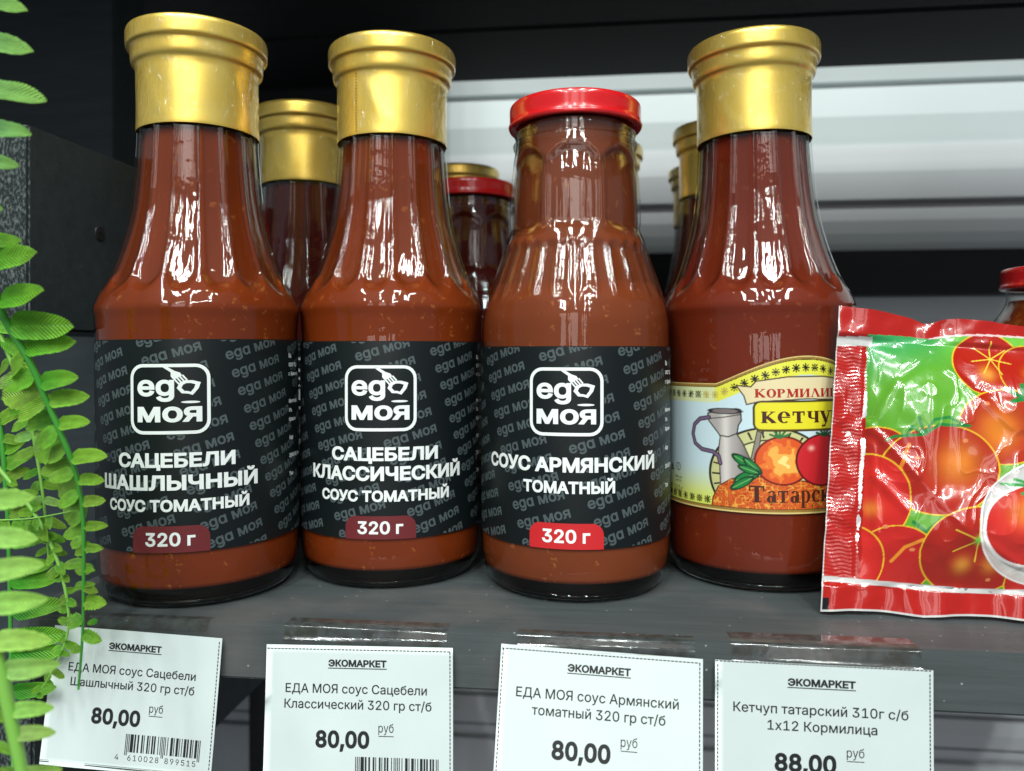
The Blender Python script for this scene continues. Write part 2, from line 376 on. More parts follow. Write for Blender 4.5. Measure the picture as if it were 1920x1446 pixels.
# screw in the side board
scr = P(187, 438, 260); 
t_ = -181/ray(187, 438).x; scr = EYE+ray(187, 438)*t_
bm = bmesh.new(); bmesh.ops.create_cone(bm, cap_ends=True, segments=20, radius1=3.6, radius2=2.6, depth=1.1)
for v in bm.verts: v.co = Vector((v.co.z-.2, v.co.x, v.co.y))
vs = [tuple(v.co+scr-Vector((0, YF, 0))) for v in bm.verts]; fs = [[v.index for v in f.verts] for f in bm.faces]; bm.free()
screw = mesh_ob("screw", vs, fs, M_screw, rack, smooth=False)
for a in (0, 1):
    h, l = (.45, 2.2) if a else (2.2, .45)
    x, y, z = scr.x+.4, scr.y-YF, scr.z
    mesh_ob("screw_slot", [(x, y-l, z-h), (x, y+l, z-h), (x, y+l, z+h), (x, y-l, z+h)], [(0, 1, 2, 3)], M_ink, screw, smooth=False)
# upper shelf made of planks with gaps
yb = 190
for i, wd in enumerate((100, 104, 98, 93)):
    rbox("upper_shelf_plank", (-560, yb, 291+random.uniform(-.6, .6)), (420, yb+wd, 309), M_beam, bevel=1.2); yb += wd+(5 if i < 2 else 3)
# back rail
rbox("back_rail", (-140, 604, 122), (900, 622, 155), M_beam, bevel=1)

# ------------------------------------------------------------------ slatted wall behind
WY = 700
wall = empty("slatted_wall", (0, WY, -600), label="white and grey enamel slatted wall behind the rack", cat="wall panel")
def hy(y, x=1700):   # photo row to a height on the wall plane
    return P(x, y, WY).z+600
def slat(y0, y1, m, lean=0, proud=0):
    z1, z0 = hy(y0), hy(y1)
    # a folded sheet slat: top lip, face, bottom lip
    pr = [(12, z1+1.5), (0-proud, z1), (-2-proud-lean*.5, (z0+z1)/2), (-proud-lean, z0), (12, z0-1.5)]
    v, f = [], []
    for x in (-900, 1500):
        for (yy, z) in pr: v.append((x, yy, z))
    n = len(pr)
    for i in range(n-1): f.append((i, i+1, n+i+1, n+i))
    return mesh_ob("slat", v, f, m, wall, smooth=False)
mesh_ob("backing_sheet", [(-900, 13, 0), (1500, 13, 0), (1500, 13, 1300), (-900, 13, 1300)], [(0, 1, 2, 3)], M_grey, wall, smooth=False)
slat(-80, 60, M_white); slat(64, 147, M_white, -3); slat(161, 271, M_white, 0)
slat(272, 374, M_grey, 2, 3); slat(390, 436, M_grey, 0); slat(437, 473, M_white, -9, 2); slat(480, 553, M_dgrey); slat(557, 640, M_grey, 0)
slat(645, 760, M_grey); slat(765, 900, M_grey); slat(905, 1050, M_grey); slat(1055, 1200, M_grey, 6)
slat(1205, 1330, M_grey, 6); slat(1345, 1395, M_grey, 2); slat(1402, 1425, M_grey, -4); slat(1430, 1640, M_grey, 8)

# ------------------------------------------------------------------ bottles
A_PROF = [(28.0, 0), (30.6, 2.5), (32.2, 7), (32.7, 12), (32.8, 17), (32.6, 50), (32.7, 83), (33.0, 91), (33.2, 94.5), (32.4, 98), (30.0, 102.5), (27.4, 108.5),
          (24.6, 117), (22.2, 127), (20.9, 137), (20.2, 146), (19.8, 154), (19.8, 176), (20.5, 182)]
J_PROF = [(27.5, 0), (30.4, 2.5), (32.0, 7), (32.5, 12), (32.6, 17), (32.4, 50), (32.5, 81), (32.4, 88), (31.2, 95), (28.9, 103), (26.2, 110.5), (23.9, 117.5), (22.6, 121), (22.9, 123), (22.8, 130), (21.6, 144), (20.9, 149), (20.6, 152), (20.5, 156)]
def smooth(a, b, x):
    t = np.clip((x-a)/(b-a), 0, 1); return t*t*(3-2*t)
def flute_A(amp, groove=0):
    def f(T, H, R):
        n = 16; q = ((T*n/(2*math.pi)) % 1)*2-1            # -1..1 across one flute
        lobe = (1-np.abs(q)**3.4)                          # hollow in the middle of each flute
        top = smooth(186, 160, H)*0+1
        arch = 99.0+6.0*np.abs(q)**2                       # pointed lower ends
        env = smooth(arch, arch+3.2, H)*smooth(178, 172, H)
        bead = .35*np.exp(-((H-94.5)/1.6)**2)
        return -amp*lobe*env*np.clip(R/20, .8, 1.35)+bead-groove*np.exp(-((np.abs(q)-1)/.15)**2)*env
    return f
def flute_J(amp, groove=0):
    def f(T, H, R):
        n = 7; q = (((T+math.pi/7*1.06)*n/(2*math.pi)) % 1)*2-1
        panel = (1-(np.abs(q)/.9)**2)*.5*(np.abs(q) < .9)+.85*(1-smooth(.80, .90, np.abs(q)))
        env = smooth(120.2-1.2*np.abs(q)+2.5*q*q, 121.3-1.2*np.abs(q)+2.5*q*q, H)*smooth(147.5-5*q*q, 145.8-5*q*q, H)
        n2 = 28; q2 = ((T*n2/(2*math.pi)) % 1)*2-1
        env2 = smooth(95, 100, H)*smooth(115.5-1.5*q2*q2, 113.5-1.5*q2*q2, H)
        k = 1.15
        return -amp*k*panel*env-amp*.8*(1-np.abs(q2)**3)*env2-groove*.5*np.exp(-((np.abs(q2)-1)/.2)**2)*env2-groove*.7*np.exp(-((np.abs(q)-.93)/.06)**2)*env+.5*np.exp(-((H-119.6)/1.1)**2)*0
    return f
def inset(prof, d0, d1, h0, h1, lo, hi):
    out = []
    for r, h in prof:
        if h < lo or h > hi: continue
        t = min(1, max(0, (h-h0)/(h1-h0))); out.append((r-(d0+(d1-d0)*t), h))
    return out

def bottle_root(name, x, y, **k):
    n = math.hypot(x, y); dx, dy = -x/n, -y/n
    return empty(name, (x, y, 0), math.atan2(dx, -dy), **k)
def glass_and_sauce(root, prof, flute, msauce, top, hitop, NS=320):
    body = spline([p for p in prof if p[1] <= top], 150)
    lathe("glass_body", [p for p in body if p[1] >= 2.2], NS, M_glass, root, flute(1.4))
    # inner face of the glass makes the wall read as thick
    lathe("glass_inner_wall", [(r-.95, h) for r, h in body if h >= 101], NS, M_glass, root, flute(.5))
    sp = spline(inset([p for p in prof], .5, 1.15, 96, 128, 4.5, hitop), 120)
    sp = np.concatenate([[[0.1, sp[0][1]-1.2], [sp[0][0]-6.5, sp[0][1]-1.1], [sp[0][0]-2.6, sp[0][1]-.2]], sp, [[sp[-1][0]-2, sp[-1][1]+.3], [.1, sp[-1][1]+.4]]])
    lathe("sauce", sp, NS, msauce, root, flute(1.35, 1.9))
    # thick foot
    rb = prof[0][0]
    lathe("glass_foot", [(.1, 2.0), (rb-7, 1.6), (rb-3, .25), (rb-.8, .05), (rb+.9, .7), (rb+2.2, 2.2), (rb+2.0, 2.9), (rb-2, 3.05), (.1, 3.05)], 192, M_base, root, lambda T, H, R: .12*np.cos(T*48)*np.exp(-((H-.7)/.8)**2)*(R > 20))

SLEEVE = [(19.95, 154.6), (20.05, 155.4), (20.0, 160), (20.0, 168), (20.0, 174), (20.3, 176.2), (21.3, 177.4), (21.6, 178.6), (21.75, 181), (21.95, 182.2), (22.9, 182.7), (23.15, 183.4), (23.2, 187.2), (22.8, 188.6), (21.5, 189.2), (12, 189.0), (.1, 189.0)]
def sleeve(root, seed, tall=0):
    r = np.random.default_rng(seed); ph = r.uniform(0, 6.28, 12)
    def mod(T, H, R):
        w = np.zeros_like(T)
        for k in range(6):
            w += np.sin((k+2)*T+ph[k])*np.sin(H*.05*(k+1)+ph[k+6])*.03
        w += .16*np.maximum(0, np.sin(4*T+H*.10+ph[2]))**8*smooth(176, 170, H)*smooth(156, 160, H)
        low = np.where(H < 155.2, .35*np.sin(T+ph[3])+.12*np.sin(3*T+ph[4]), 0)
        return w*np.where(R < 12, 0, 1)
    pr = spline(SLEEVE[:-2], 90); pr = np.concatenate([pr, SLEEVE[-2:]])
    o = lathe("gold_cap_sleeve", pr, 160, M_gold, root, mod)
    return o
LID = [(20.6, 156.4), (21.9, 156.3), (22.6, 156.1), (23.1, 156.4), (23.3, 157.2), (22.95, 158.2), (22.85, 159.5), (22.9, 162.4), (22.7, 163.6), (21.9, 164.3), (20.4, 164.4), (19.6, 163.7), (8, 163.9), (.1, 163.9)]

def cylmap(r_at, off, fc=0.0):
    def f(u, v):
        R = r_at+off; a = math.radians(fc)+u/r_at
        return (R*math.sin(a), -R*math.cos(a), v)
    return f
# the repeating tilted pattern and the logo
def pattern2d(z0, z1):
    lst = []
    for i in range(-3, 4):
        for j in range(-14, 14):
            x = i*25.0+j*1.9+(4 if i % 2 else 0)*0; y = 50+i*1.6-j*5.7
            if y < z0-8 or y > z1+8: continue
            if abs(x) > 62: continue
            lst.append(text2d("egɑ моя", 3.55, 18.4, cx=x+9.2, y=y, bold=.02, rot=math.radians(15.5), res=1, align='c'))
    return join2d(lst)
def tile_pos(): pass
def logo_parts(cx, z0, z1, wd):
    x0, x1 = cx-wd/2, cx+wd/2; H = z1-z0
    X = lambda t: x0+t*wd
    Z = lambda t: z1-t*H
    L_ = []
    L_.append(ring2d(rrect(x0, z0, x1, z1, 4.2), rrect(x0+1.0, z0+1.0, x1-1.0, z1-1.0, 3.3)))
    ft = text2d("eg", H*.30, wd*.47, cx=X(.335), y=Z(.445), bold=.022, res=4)
    L_.append(ft)
    mt = text2d("моя", H*.285, wd*.80, cx=X(.50), y=Z(.815), bold=.024, res=4); L_.append(mt)
    # last letter: rounded kite bowl with a hole
    out = [(.60, .345), (.635, .27), (.70, .235), (.79, .235), (.885, .265), (.86, .35), (.79, .445), (.735, .425), (.66, .42)]
    cxk, cyk = .735, .335
    inn = [(cxk+(a-cxk)*.58, cyk+(b-cyk)*.6) for a, b in out]
    L_.append(ring2d([(X(a), Z(b)) for a, b in out], [(X(a), Z(b)) for a, b in inn]))
    # fork: handle, head and tines
    L_.append(poly2d([(X(a), Z(b)) for a, b in [(.41, .03), (.47, .03), (.575, .10), (.64, .125), (.665, .165), (.565, .225), (.53, .18), (.53, .12)]]))
    for k in range(4):
        a0 = .563+k*.032; b0 = .222-k*.019
        L_.append(poly2d([(X(a0), Z(b0)), (X(a0+.019), Z(b0-.012)), (X(a0+.075), Z(b0+.062)), (X(a0+.058), Z(b0+.074))]))
    n = 16
    L_.append(poly2d([(X(.765+.115*math.cos(t)), Z(.545+.017*math.sin(t))) for t in np.linspace(0, 2*math.pi, n, endpoint=False)]))
    return L_
def label_dark(root, z0, z1, r, c, lines, tab_m, tab_z, side_text=True, tabw=23.5, phi=(-118, 112)):
    u0, u1 = math.radians(phi[0])*r, math.radians(phi[1])*r
    lab = printed("label", rect2d(u0, z0, u1, z1), cylmap(r, .12), M_dark, root, step=1.2)
    lab.data.polygons.foreach_set("use_smooth", [True]*len(lab.data.polygons))
    uc = math.radians(c)*r
    pv, pf = pattern2d(z0, z1)
    printed("tilted_pattern_print", (pv+np.array([uc, 0]), pf), cylmap(r, .16), M_ptext, lab, step=1.8, clip=(u0+.4, z0+.3, u1-.4, z1-.3))
    zl1, zl0 = lines['logo']
    lw = lines['logow']; lu = uc+lines.get('logodx', 0)
    printed("logo_ground", poly2d(rrect(lu-lw/2-.3, zl0-.3, lu+lw/2+.3, zl1+.3, 4.3)), cylmap(r, .20), M_dark, lab, step=1.2)
    printed("logo", join2d(logo_parts(lu, zl0, zl1, lw)), cylmap(r, .24), M_wtext, lab, step=1.2)
    lst = [text2d(s, cap, wd, cx=uc+dx, y=y, bold=.030) for (s, cap, wd, y, dx) in lines['text']]
    printed("title_print", join2d(lst), cylmap(r, .24), M_wtext, lab, step=1.5)
    badge = printed("weight_badge", poly2d(rrect(lu-tabw/2, z0, lu+tabw/2, tab_z, 3.6, corners=(1, 1, 0, 0))), cylmap(r, .21), tab_m, lab, step=1.2)
    printed("weight_print", text2d("320 г", 4.2, 15.0, cx=lu, y=(z0+tab_z)/2-1.9, bold=.024), cylmap(r, .26), M_wtext, badge if False else lab, step=1.5)
    if side_text:
        lst = []
        rows = ["Ед", "ООО \"Ед", "г. Краснод", "", "", "Изготови", "Ул.", "Красно", "", "Адр", "", "350038, Рос", "", "Тел"]
        for k, s in enumerate(rows):
            if s: lst.append(text2d(s, 1.35, None, cx=math.radians(55)*r+math.radians(c+19)*r*.6, y=z1-6-k*3.1, bold=.03, res=1, align='l'))
        printed("small_print", join2d(lst), cylmap(r, .18), M_wtext, lab, step=3, clip=(u0, z0, u1, z1))
    return lab

# -- bottle 1
b1 = bottle_root("sauce_bottle", -134.9, 252.5, label="gold capped fluted sauce bottle at far left beside the fern, dark label reading Сацебели Шашлычный", cat="bottle", group="gold capped sauce bottles in the front row")
b1.rotation_euler.y = math.radians(-.4); b1.scale = (.98, .98, .985)
glass_and_sauce(b1, A_PROF, flute_A, M_sauce1, 177, 173)
sleeve(b1, 1)
label_dark(b1, 18.6, 84.2, 32.85, -14.2, dict(logo=(76.6, 55.0), logow=24.3, logodx=-1.2, text=[("САЦЕБЕЛИ", 4.5, 36.6, 45.0, 0), ("ШАШЛЫЧНЫЙ", 4.7, 51.5, 38.0, 0), ("СОУС ТОМАТНЫЙ", 3.7, 45.5, 31.4, 0)]), M_maroon, 26.8)
# -- bottle 2
b2 = bottle_root("sauce_bottle", -75.3, 279.5, label="gold capped fluted sauce bottle with perforated seal, dark label reading Сацебели Классический", cat="bottle", group="gold capped sauce bottles in the front row")
glass_and_sauce(b2, A_PROF, flute_A, M_sauce1, 177, 173)
sleeve(b2, 2)
label_dark(b2, 17.6, 82.6, 32.85, -5, dict(logo=(74.6, 53.0), logow=23.9, logodx=-1.2, text=[("САЦЕБЕЛИ", 4.5, 36.6, 43.5, 0), ("КЛАССИЧЕСКИЙ", 4.7, 55.5, 37.0, 0), ("СОУС ТОМАТНЫЙ", 3.7, 45.5, 30.1, 0)]), M_maroon, 25.2)
# -- bottle 3 (jar shaped, red lid)
b3 = bottle_root("sauce_bottle", -7.8, 271.8, label="red lidded faceted sauce bottle, dark label with red badge reading Соус Армянский", cat="bottle")
glass_and_sauce(b3, J_PROF, flute_J, M_sauce3, 157, 156.2, NS=336)
def lid(root, lidprof=LID):
    def knurl(T, H, R): return .12*np.cos(T*6)*np.exp(-((H-156.3)/.6)**2)
    return lathe("red_lid", spline(lidprof[:-2], 60).tolist()+lidprof[-2:], 128, M_red, root, knurl)
lid(b3)
lathe("glass_neck_ring", spline([(20.5, 148.6), (21.5, 149.6), (21.7, 150.6), (20.8, 151.6), (20.9, 153.0), (21.2, 154), (20.6, 155.4)], 24), 128, M_glass, b3)
label_dark(b3, 18, 80.8, 32.6, -3.2, dict(logo=(74.2, 53.0), logow=23.3, logodx=-1.0, text=[("СОУС АРМЯНСКИЙ", 4.6, 61.0, 42.0, 0), ("ТОМАТНЫЙ", 3.8, 29.5, 35.4, -.3)]), M_redp, 26.0)

# perforation dots on the seal of bottle 2
def disc2d(x, y, rx, ry, n=8): return poly2d([(x+rx*math.cos(t), y+ry*math.sin(t)) for t in np.linspace(0, 2*math.pi, n, endpoint=False)])
dots = [disc2d(-13.2, 155.6+k*1.05, .22, .34) for k in range(20)]
printed("perforation_dots", join2d(dots), cylmap(20, .46), M_ink, b2, step=None)

# ------------------------------------------------------------------ bottle 4 with painted label
B4 = (58.5, 289.5)
b4 = bottle_root("sauce_bottle", *B4, label="gold capped ketchup bottle behind the sachet, label with metal jug and tomatoes reading Кетчуп", cat="bottle", group="gold capped sauce bottles in the front row")
b4.rotation_euler.y = math.radians(-.7)
glass_and_sauce(b4, A_PROF, flute_A, M_sauce4, 177, 173)
sleeve(b4, 4)
def hit4(px, py):
    d = ray(px, py); ox, oy = -B4[0], -B4[1]; r = 32.8
    a = d.x**2+d.y**2; b = 2*(ox*d.x+oy*d.y); c = ox*ox+oy*oy-r*r
    disc = b*b-4*a*c
    t = (-b-math.sqrt(max(0, disc)))/(2*a)
    q = EYE+d*t; rz = b4.rotation_euler.z
    lx, ly = q.x-B4[0], q.y-B4[1]
    x = lx*math.cos(-rz)-ly*math.sin(-rz); y = lx*math.sin(-rz)+ly*math.cos(-rz)
    return math.atan2(x, -y)*r, q.z
def Z5(zx, zy): return hit4(1230+zx/2.583, 560+zy/2.583)
def inpoly(X, Y, pts):
    inside = np.zeros(X.shape, bool); n = len(pts)
    for i in range(n):
        x1, y1 = pts[i]; x2, y2 = pts[(i+1) % n]
        c = ((y1 > Y) != (y2 > Y)); xi = (x2-x1)*(Y-y1)/((y2-y1) if y2 != y1 else 1e-9)+x1
        inside ^= c & (X < xi)
    return inside
def segdist(X, Y, pts, closed=False):
    d = np.full(X.shape, 1e9); n = len(pts)
    for i in range(n if closed else n-1):
        ax, ay = pts[i]; bx, by = pts[(i+1) % n]
        vx, vy = bx-ax, by-ay; t = np.clip(((X-ax)*vx+(Y-ay)*vy)/(vx*vx+vy*vy+1e-12), 0, 1)
        d = np.minimum(d, np.hypot(X-ax-t*vx, Y-ay-t*vy))
    return d
def vnoise(X, Y, s, seed=0):
    r = np.random.default_rng(seed); g = r.random((64, 64)); x = X/s+100; y = Y/s+100
    xi = np.floor(x).astype(int); yi = np.floor(y).astype(int); fx = x-xi; fy = y-yi; fx = fx*fx*(3-2*fx); fy = fy*fy*(3-2*fy)
    G = lambda a, b: g[a % 64, b % 64]
    return (G(xi, yi)*(1-fx)+G(xi+1, yi)*fx)*(1-fy)+(G(xi, yi+1)*(1-fx)+G(xi+1, yi+1)*fx)*fy
class Paint:
    def __init__(s, X, Y, base): s.X, s.Y = X, Y; s.C = np.ones(X.shape+(3,))*np.array(srgb(*base))
    def mix(s, a, col):
        a = np.clip(a, 0, 1)[..., None]; col = np.array(srgb(*col)) if not isinstance(col, np.ndarray) else col
        s.C = s.C*(1-a)+col*a
    def poly(s, pts, col, line=None, lw=.25):
        s.mix(inpoly(s.X, s.Y, pts).astype(float), col)
        if line: s.mix((lw-segdist(s.X, s.Y, pts, True))/.12+.5, line)
    def line(s, pts, col, lw=.25, aa=.15): s.mix((lw-segdist(s.X, s.Y, pts))/aa+.5, col)
    def ell(s, cx, cy, rx, ry, col, line=None, lw=.3, soft=None, amt=1, ang=0):
        dx, dy = s.X-cx, s.Y-cy
        if ang: dx, dy = dx*math.cos(ang)+dy*math.sin(ang), -dx*math.sin(ang)+dy*math.cos(ang)
        q = np.sqrt((dx/rx)**2+(dy/ry)**2)
        if soft: s.mix(amt*np.exp(-(q**2)*soft), col); return
        m = (1-q)*min(rx, ry)
        s.mix(m/.15+.5, col)
        if line: s.mix((lw-np.abs(m))/.15+.5, line)
    def flake(s, cx, cy, r, col):
        x, y = s.X-cx, s.Y-cy; q = np.hypot(x, y); a = np.arctan2(y, x)
        ax_, ay_ = np.abs(x), np.abs(y); pet = (((ax_ < .17) | (ay_ < .17)) & (q < r)) | ((np.abs(ax_-ay_) < .26) & (q < r*1.08) & (q > r*.25)) | ((np.abs(q-r*.72) < .14) & (np.abs(np.cos(2*a)) > .85))
        s.mix(pet.astype(float), col)
u0, u1 = -54.0, 62.0
st = .2
us = np.arange(u0, u1+.01, st); zb = hit4(1426, 962)[1]; zt = hit4(1480, 668)[1]
vs_ = np.arange(zb-.2, zt+1.2, st)
U, V = np.meshgrid(us, vs_)
pt = Paint(U, V, (196, 216, 222))
uC = Z5(742, 560)[0]
zs = Z5(200, 405)[1]                       # top of the straight part of the label
A0 = Z5(300, 405)[0]; halfw = abs(uC-A0)
def top_at(u):
    t = np.clip(1-np.abs(u-uC)/halfw, 0, 1); return zs+(zt-zs)*(np.sin(t*math.pi/2)**1.15)
TOP = top_at(U)
depth = TOP-V
pt.mix(smooth(zb+16, zb+2, V), (214, 220, 96))
pt.mix(((depth < 6.2) & (depth > 0)).astype(float)*np.where(np.abs(U-uC) < halfw, 1, .55), (222, 218, 74))
# ornaments
uu = u0+1.5
while uu < u1-1:
    tz = float(top_at(np.array(uu))); pt.flake(uu, tz-3.8, 1.35, (24, 22, 18) if abs(abs(uu-uC)-halfw) > 5 else (180, 160, 80))
    pt.flake(uu, zb+3.0, 1.3, (24, 22, 18)); uu += 3.25
# plate
pc = Z5(560, 860); pt.ell(pc[0], pc[1], 19.5, 15.5, (196, 194, 134), (40, 36, 28), .35)
pt.ell(pc[0], pc[1], 15.0, 11.5, (205, 205, 150), (60, 56, 36), .25)
a = np.arctan2((V-pc[1])/15.5, (U-pc[0])/19.5); q = np.hypot((V-pc[1])/15.5, (U-pc[0])/19.5)
pt.mix(((q > .79) & (q < .96) & (np.abs(np.sin(a*13)) < .25)).astype(float), (50, 46, 30))
# jug
jug = [Z5(*p) for p in [(262, 553), (290, 543), (400, 532), (420, 537), (425, 590), (410, 612), (402, 655), (430, 700), (470, 790), (470, 900), (320, 905), (318, 790), (312, 735), (322, 662), (280, 605), (268, 590)]]
pt.poly(jug, (168, 160, 156), (48, 40, 40), .22)
gx = (U-Z5(300, 700)[0])/(Z5(440, 700)[0]-Z5(300, 700)[0]); injug = inpoly(U, V, jug)
pt.mix(injug*.75*np.exp(-((gx-.35)/.16)**2), (222, 214, 206)); pt.mix(injug*.7*smooth(.6, 1.1, gx), (98, 88, 84))
pt.line([Z5(270, 578), Z5(345, 572), Z5(424, 560)], (60, 50, 48), .16); pt.line([Z5(318, 660), Z5(360, 668), Z5(402, 652)], (60, 50, 48), .2)
pt.ell(*Z5(343, 543), 5.2, .9, (120, 110, 108), (40, 36, 36), .15)
hd = [Z5(*p) for p in [(268, 572), (225, 578), (198, 605), (190, 650), (200, 695), (232, 725), (285, 738), (312, 760), (320, 795)]]
pt.line(hd, (45, 38, 44), .75); pt.line(hd, (116, 90, 122), .38)
pt.poly([Z5(*p) for p in [(500, 640), (520, 650), (505, 760), (465, 790)]], (140, 130, 118), (50, 44, 40), .15)
# patterned carpet at the bottom
car = [Z5(275, 1015)]+[Z5(*p) for p in [(282, 960), (310, 905), (370, 872), (460, 858), (620, 870), (740, 890), (860, 890)]]
car = car+[(u1, car[-1][1]), (u1, zb-1), (car[0][0], zb-1)]
pt.poly(car, (206, 92, 34), (90, 30, 20), .2)
inc = inpoly(U, V, car); nz = vnoise(U, V, .7, 3); nz2 = vnoise(U, V, 1.1, 8)
pt.mix(inc*((np.abs(nz-.5) < .05)*.8), (140, 40, 24)); pt.mix(inc*((np.abs(nz2-.45) < .05)*.8), (232, 170, 70))
# tomatoes
t1 = Z5(625, 788); pt.ell(t1[0], t1[1], 8.8, 7.7, (214, 84, 34), (110, 26, 20), .3)
q = np.hypot((U-t1[0])/8.8, (V-t1[1])/7.7)+(vnoise(U, V, 1.4, 5)-.5)*.5
pt.mix(((q < .72) & (q > .5))*.9, (228, 120, 44)); pt.mix((q < .5)*.9, (236, 176, 78)); pt.mix((q < .18)*1., (246, 214, 130))
t2 = Z5(812, 785); pt.ell(t2[0], t2[1], 9.2, 8.2, (196, 38, 44), (90, 14, 20), .3); pt.ell(t2[0]-4, t2[1]+4, 1.4, 1.1, (240, 170, 160), soft=2)
pt.ell(t2[0]+14, t2[1], 8.5, 8, (200, 44, 40), (90, 14, 20), .3)
for dx, dz in ((-3, 1.5), (-1.6, 2.8), (0, 3.4), (1.6, 2.8), (3, 1.6)):
    pt.line([(t1[0]-1, t1[1]+7.4), (t1[0]-1+dx, t1[1]+7.4+dz*.7)], (46, 110, 56), .35); pt.line([(t2[0]+1, t2[1]+7.8), (t2[0]+1+dx, t2[1]+7.8+dz*.7)], (30, 80, 46), .4)
for (ax, ay, bx, by, w_) in [(388, 760, 500, 830, 1.5), (440, 778, 512, 842, 1.2), (395, 880, 500, 845, 1.6), (378, 915, 470, 870, 1.3), (415, 812, 500, 845, 1.1)]:
    p0, p1 = Z5(ax, ay), Z5(bx, by)
    cx_, cy_ = (p0[0]+p1[0])/2, (p0[1]+p1[1])/2; L2 = math.hypot(p1[0]-p0[0], p1[1]-p0[1])/2; an = math.atan2(p1[1]-p0[1], p1[0]-p0[0])
    pt.ell(cx_, cy_, L2*1.1, w_, (30, 120, 56), (14, 60, 34), .2, ang=an); pt.line([p0, p1], (140, 205, 120), .08)
# ribbon and plaque
hw = (Z5(742, 470)[0]-Z5(435, 470)[0])
zr1, zr0 = Z5(742, 398)[1], Z5(742, 512)[1]
rib = [(uC-hw-2.2, zr1-1.6), (uC-hw+2.4, zr1-2.0), (uC-hw+4.0, zr1-.2), (uC-6, zr1+1.2), (uC+6, zr1+1.2), (uC+hw-4, zr1-.2), (uC+hw-2, zr1-2), (uC+hw+2.2, zr1-1.6), (uC+hw-.6, zr0+2.6), (uC+hw-.8, zr0+.2), (uC+hw-5, zr0+.8), (uC, zr0+1.6), (uC-hw+5, zr0+.8), (uC-hw+1.0, zr0-.2), (uC-hw+.2, zr0+2.6)]
pl = rrect(uC-(uC-Z5(485, 560)[0]), Z5(742, 640)[1], uC+(uC-Z5(485, 560)[0]), Z5(742, 500)[1], 2.2)
pt.poly(pl, (224, 212, 44), (70, 56, 24), .35)
pt.poly(rib, (222, 204, 160), (70, 52, 36), .22)
# gold border
bd = np.minimum(depth, V-zb)
pt.mix(((bd < 1.1) & (bd > -.2)).astype(float), (150, 116, 52)); pt.mix(((bd < .35) & (bd > -.2)).astype(float), (214, 190, 120)); pt.mix(((bd < 1.3) & (bd > 1.05)).astype(float), (50, 40, 24))
# build the label as a fine grid, cut to its outline
ny, nx = U.shape
Vc = np.minimum(V, TOP); keep = (V-TOP) < st*.99
Rl = 32.8+.14
vv = np.stack([Rl*np.sin(U/32.8), -Rl*np.cos(U/32.8), Vc], -1).reshape(-1, 3)
idx = np.arange(ny*nx).reshape(ny, nx); kf = (V < TOP+st*.99)
q4 = np.stack([idx[:-1, :-1], idx[:-1, 1:], idx[1:, 1:], idx[1:, :-1]], -1)[kf[:-1, :-1] & kf[1:, :-1] & kf[1:, 1:] & kf[:-1, 1:]]
def grid_mesh(name, vv, quads, colors, m, parent, **k):
    me = bpy.data.meshes.new(name); n = len(vv); me.vertices.add(n); me.vertices.foreach_set("co", (vv*S).ravel())
    me.loops.add(len(quads)*4); me.loops.foreach_set("vertex_index", quads.ravel().astype(np.int32))
    me.polygons.add(len(quads)); me.polygons.foreach_set("loop_start", np.arange(0, len(quads)*4, 4, dtype=np.int32))
    me.update(calc_edges=True); me.polygons.foreach_set("use_smooth", [True]*len(quads))
    if colors is not None:
        ca = me.color_attributes.new("Col", 'FLOAT_COLOR', 'POINT')
        ca.data.foreach_set("color", np.concatenate([colors, np.ones((n, 1))], 1).astype(np.float32).ravel())
    me.materials.append(m); o = bpy.data.objects.new(name, me); COL.objects.link(o); o.parent = parent
    return tag(o, **k)
lab4 = grid_mesh("label", vv, q4, pt.C.reshape(-1, 3), M_label4, b4)
# serif lettering, drawn as strokes
def stroke(x0, y0, x1, y1, w):
    dx, dy = x1-x0, y1-y0; l = math.hypot(dx, dy); nx_, ny_ = -dy/l*w/2, dx/l*w/2
    return poly2d([(x0+nx_, y0+ny_), (x0-nx_, y0-ny_), (x1-nx_, y1-ny_), (x1+nx_, y1+ny_)])
def bowl(cx, cy, rx, ry, wv, wh, a0=0, a1=360, n=20):
    t = np.radians(np.linspace(a0, a1, n)); full = a1-a0 >= 360
    o = [(cx+rx*math.cos(k), cy+ry*math.sin(k)) for k in t]; i = [(cx+(rx-wv)*math.cos(k), cy+(ry-wh)*math.sin(k)) for k in t]
    v = np.array(o+i); return v, [(k, k+1, n+k+1, n+k) for k in range(n-1)]
T_, H_ = .22, .08       # thick and hairline widths
def ser(x, y, w=.34, h=.07): return rect2d(x-w/2, y if y < .5 else y-h, x+w/2, y+h if y < .5 else y)
def stem(x): return [rect2d(x-T_/2, .03, x+T_/2, .97), ser(x, 0), ser(x, 1)]
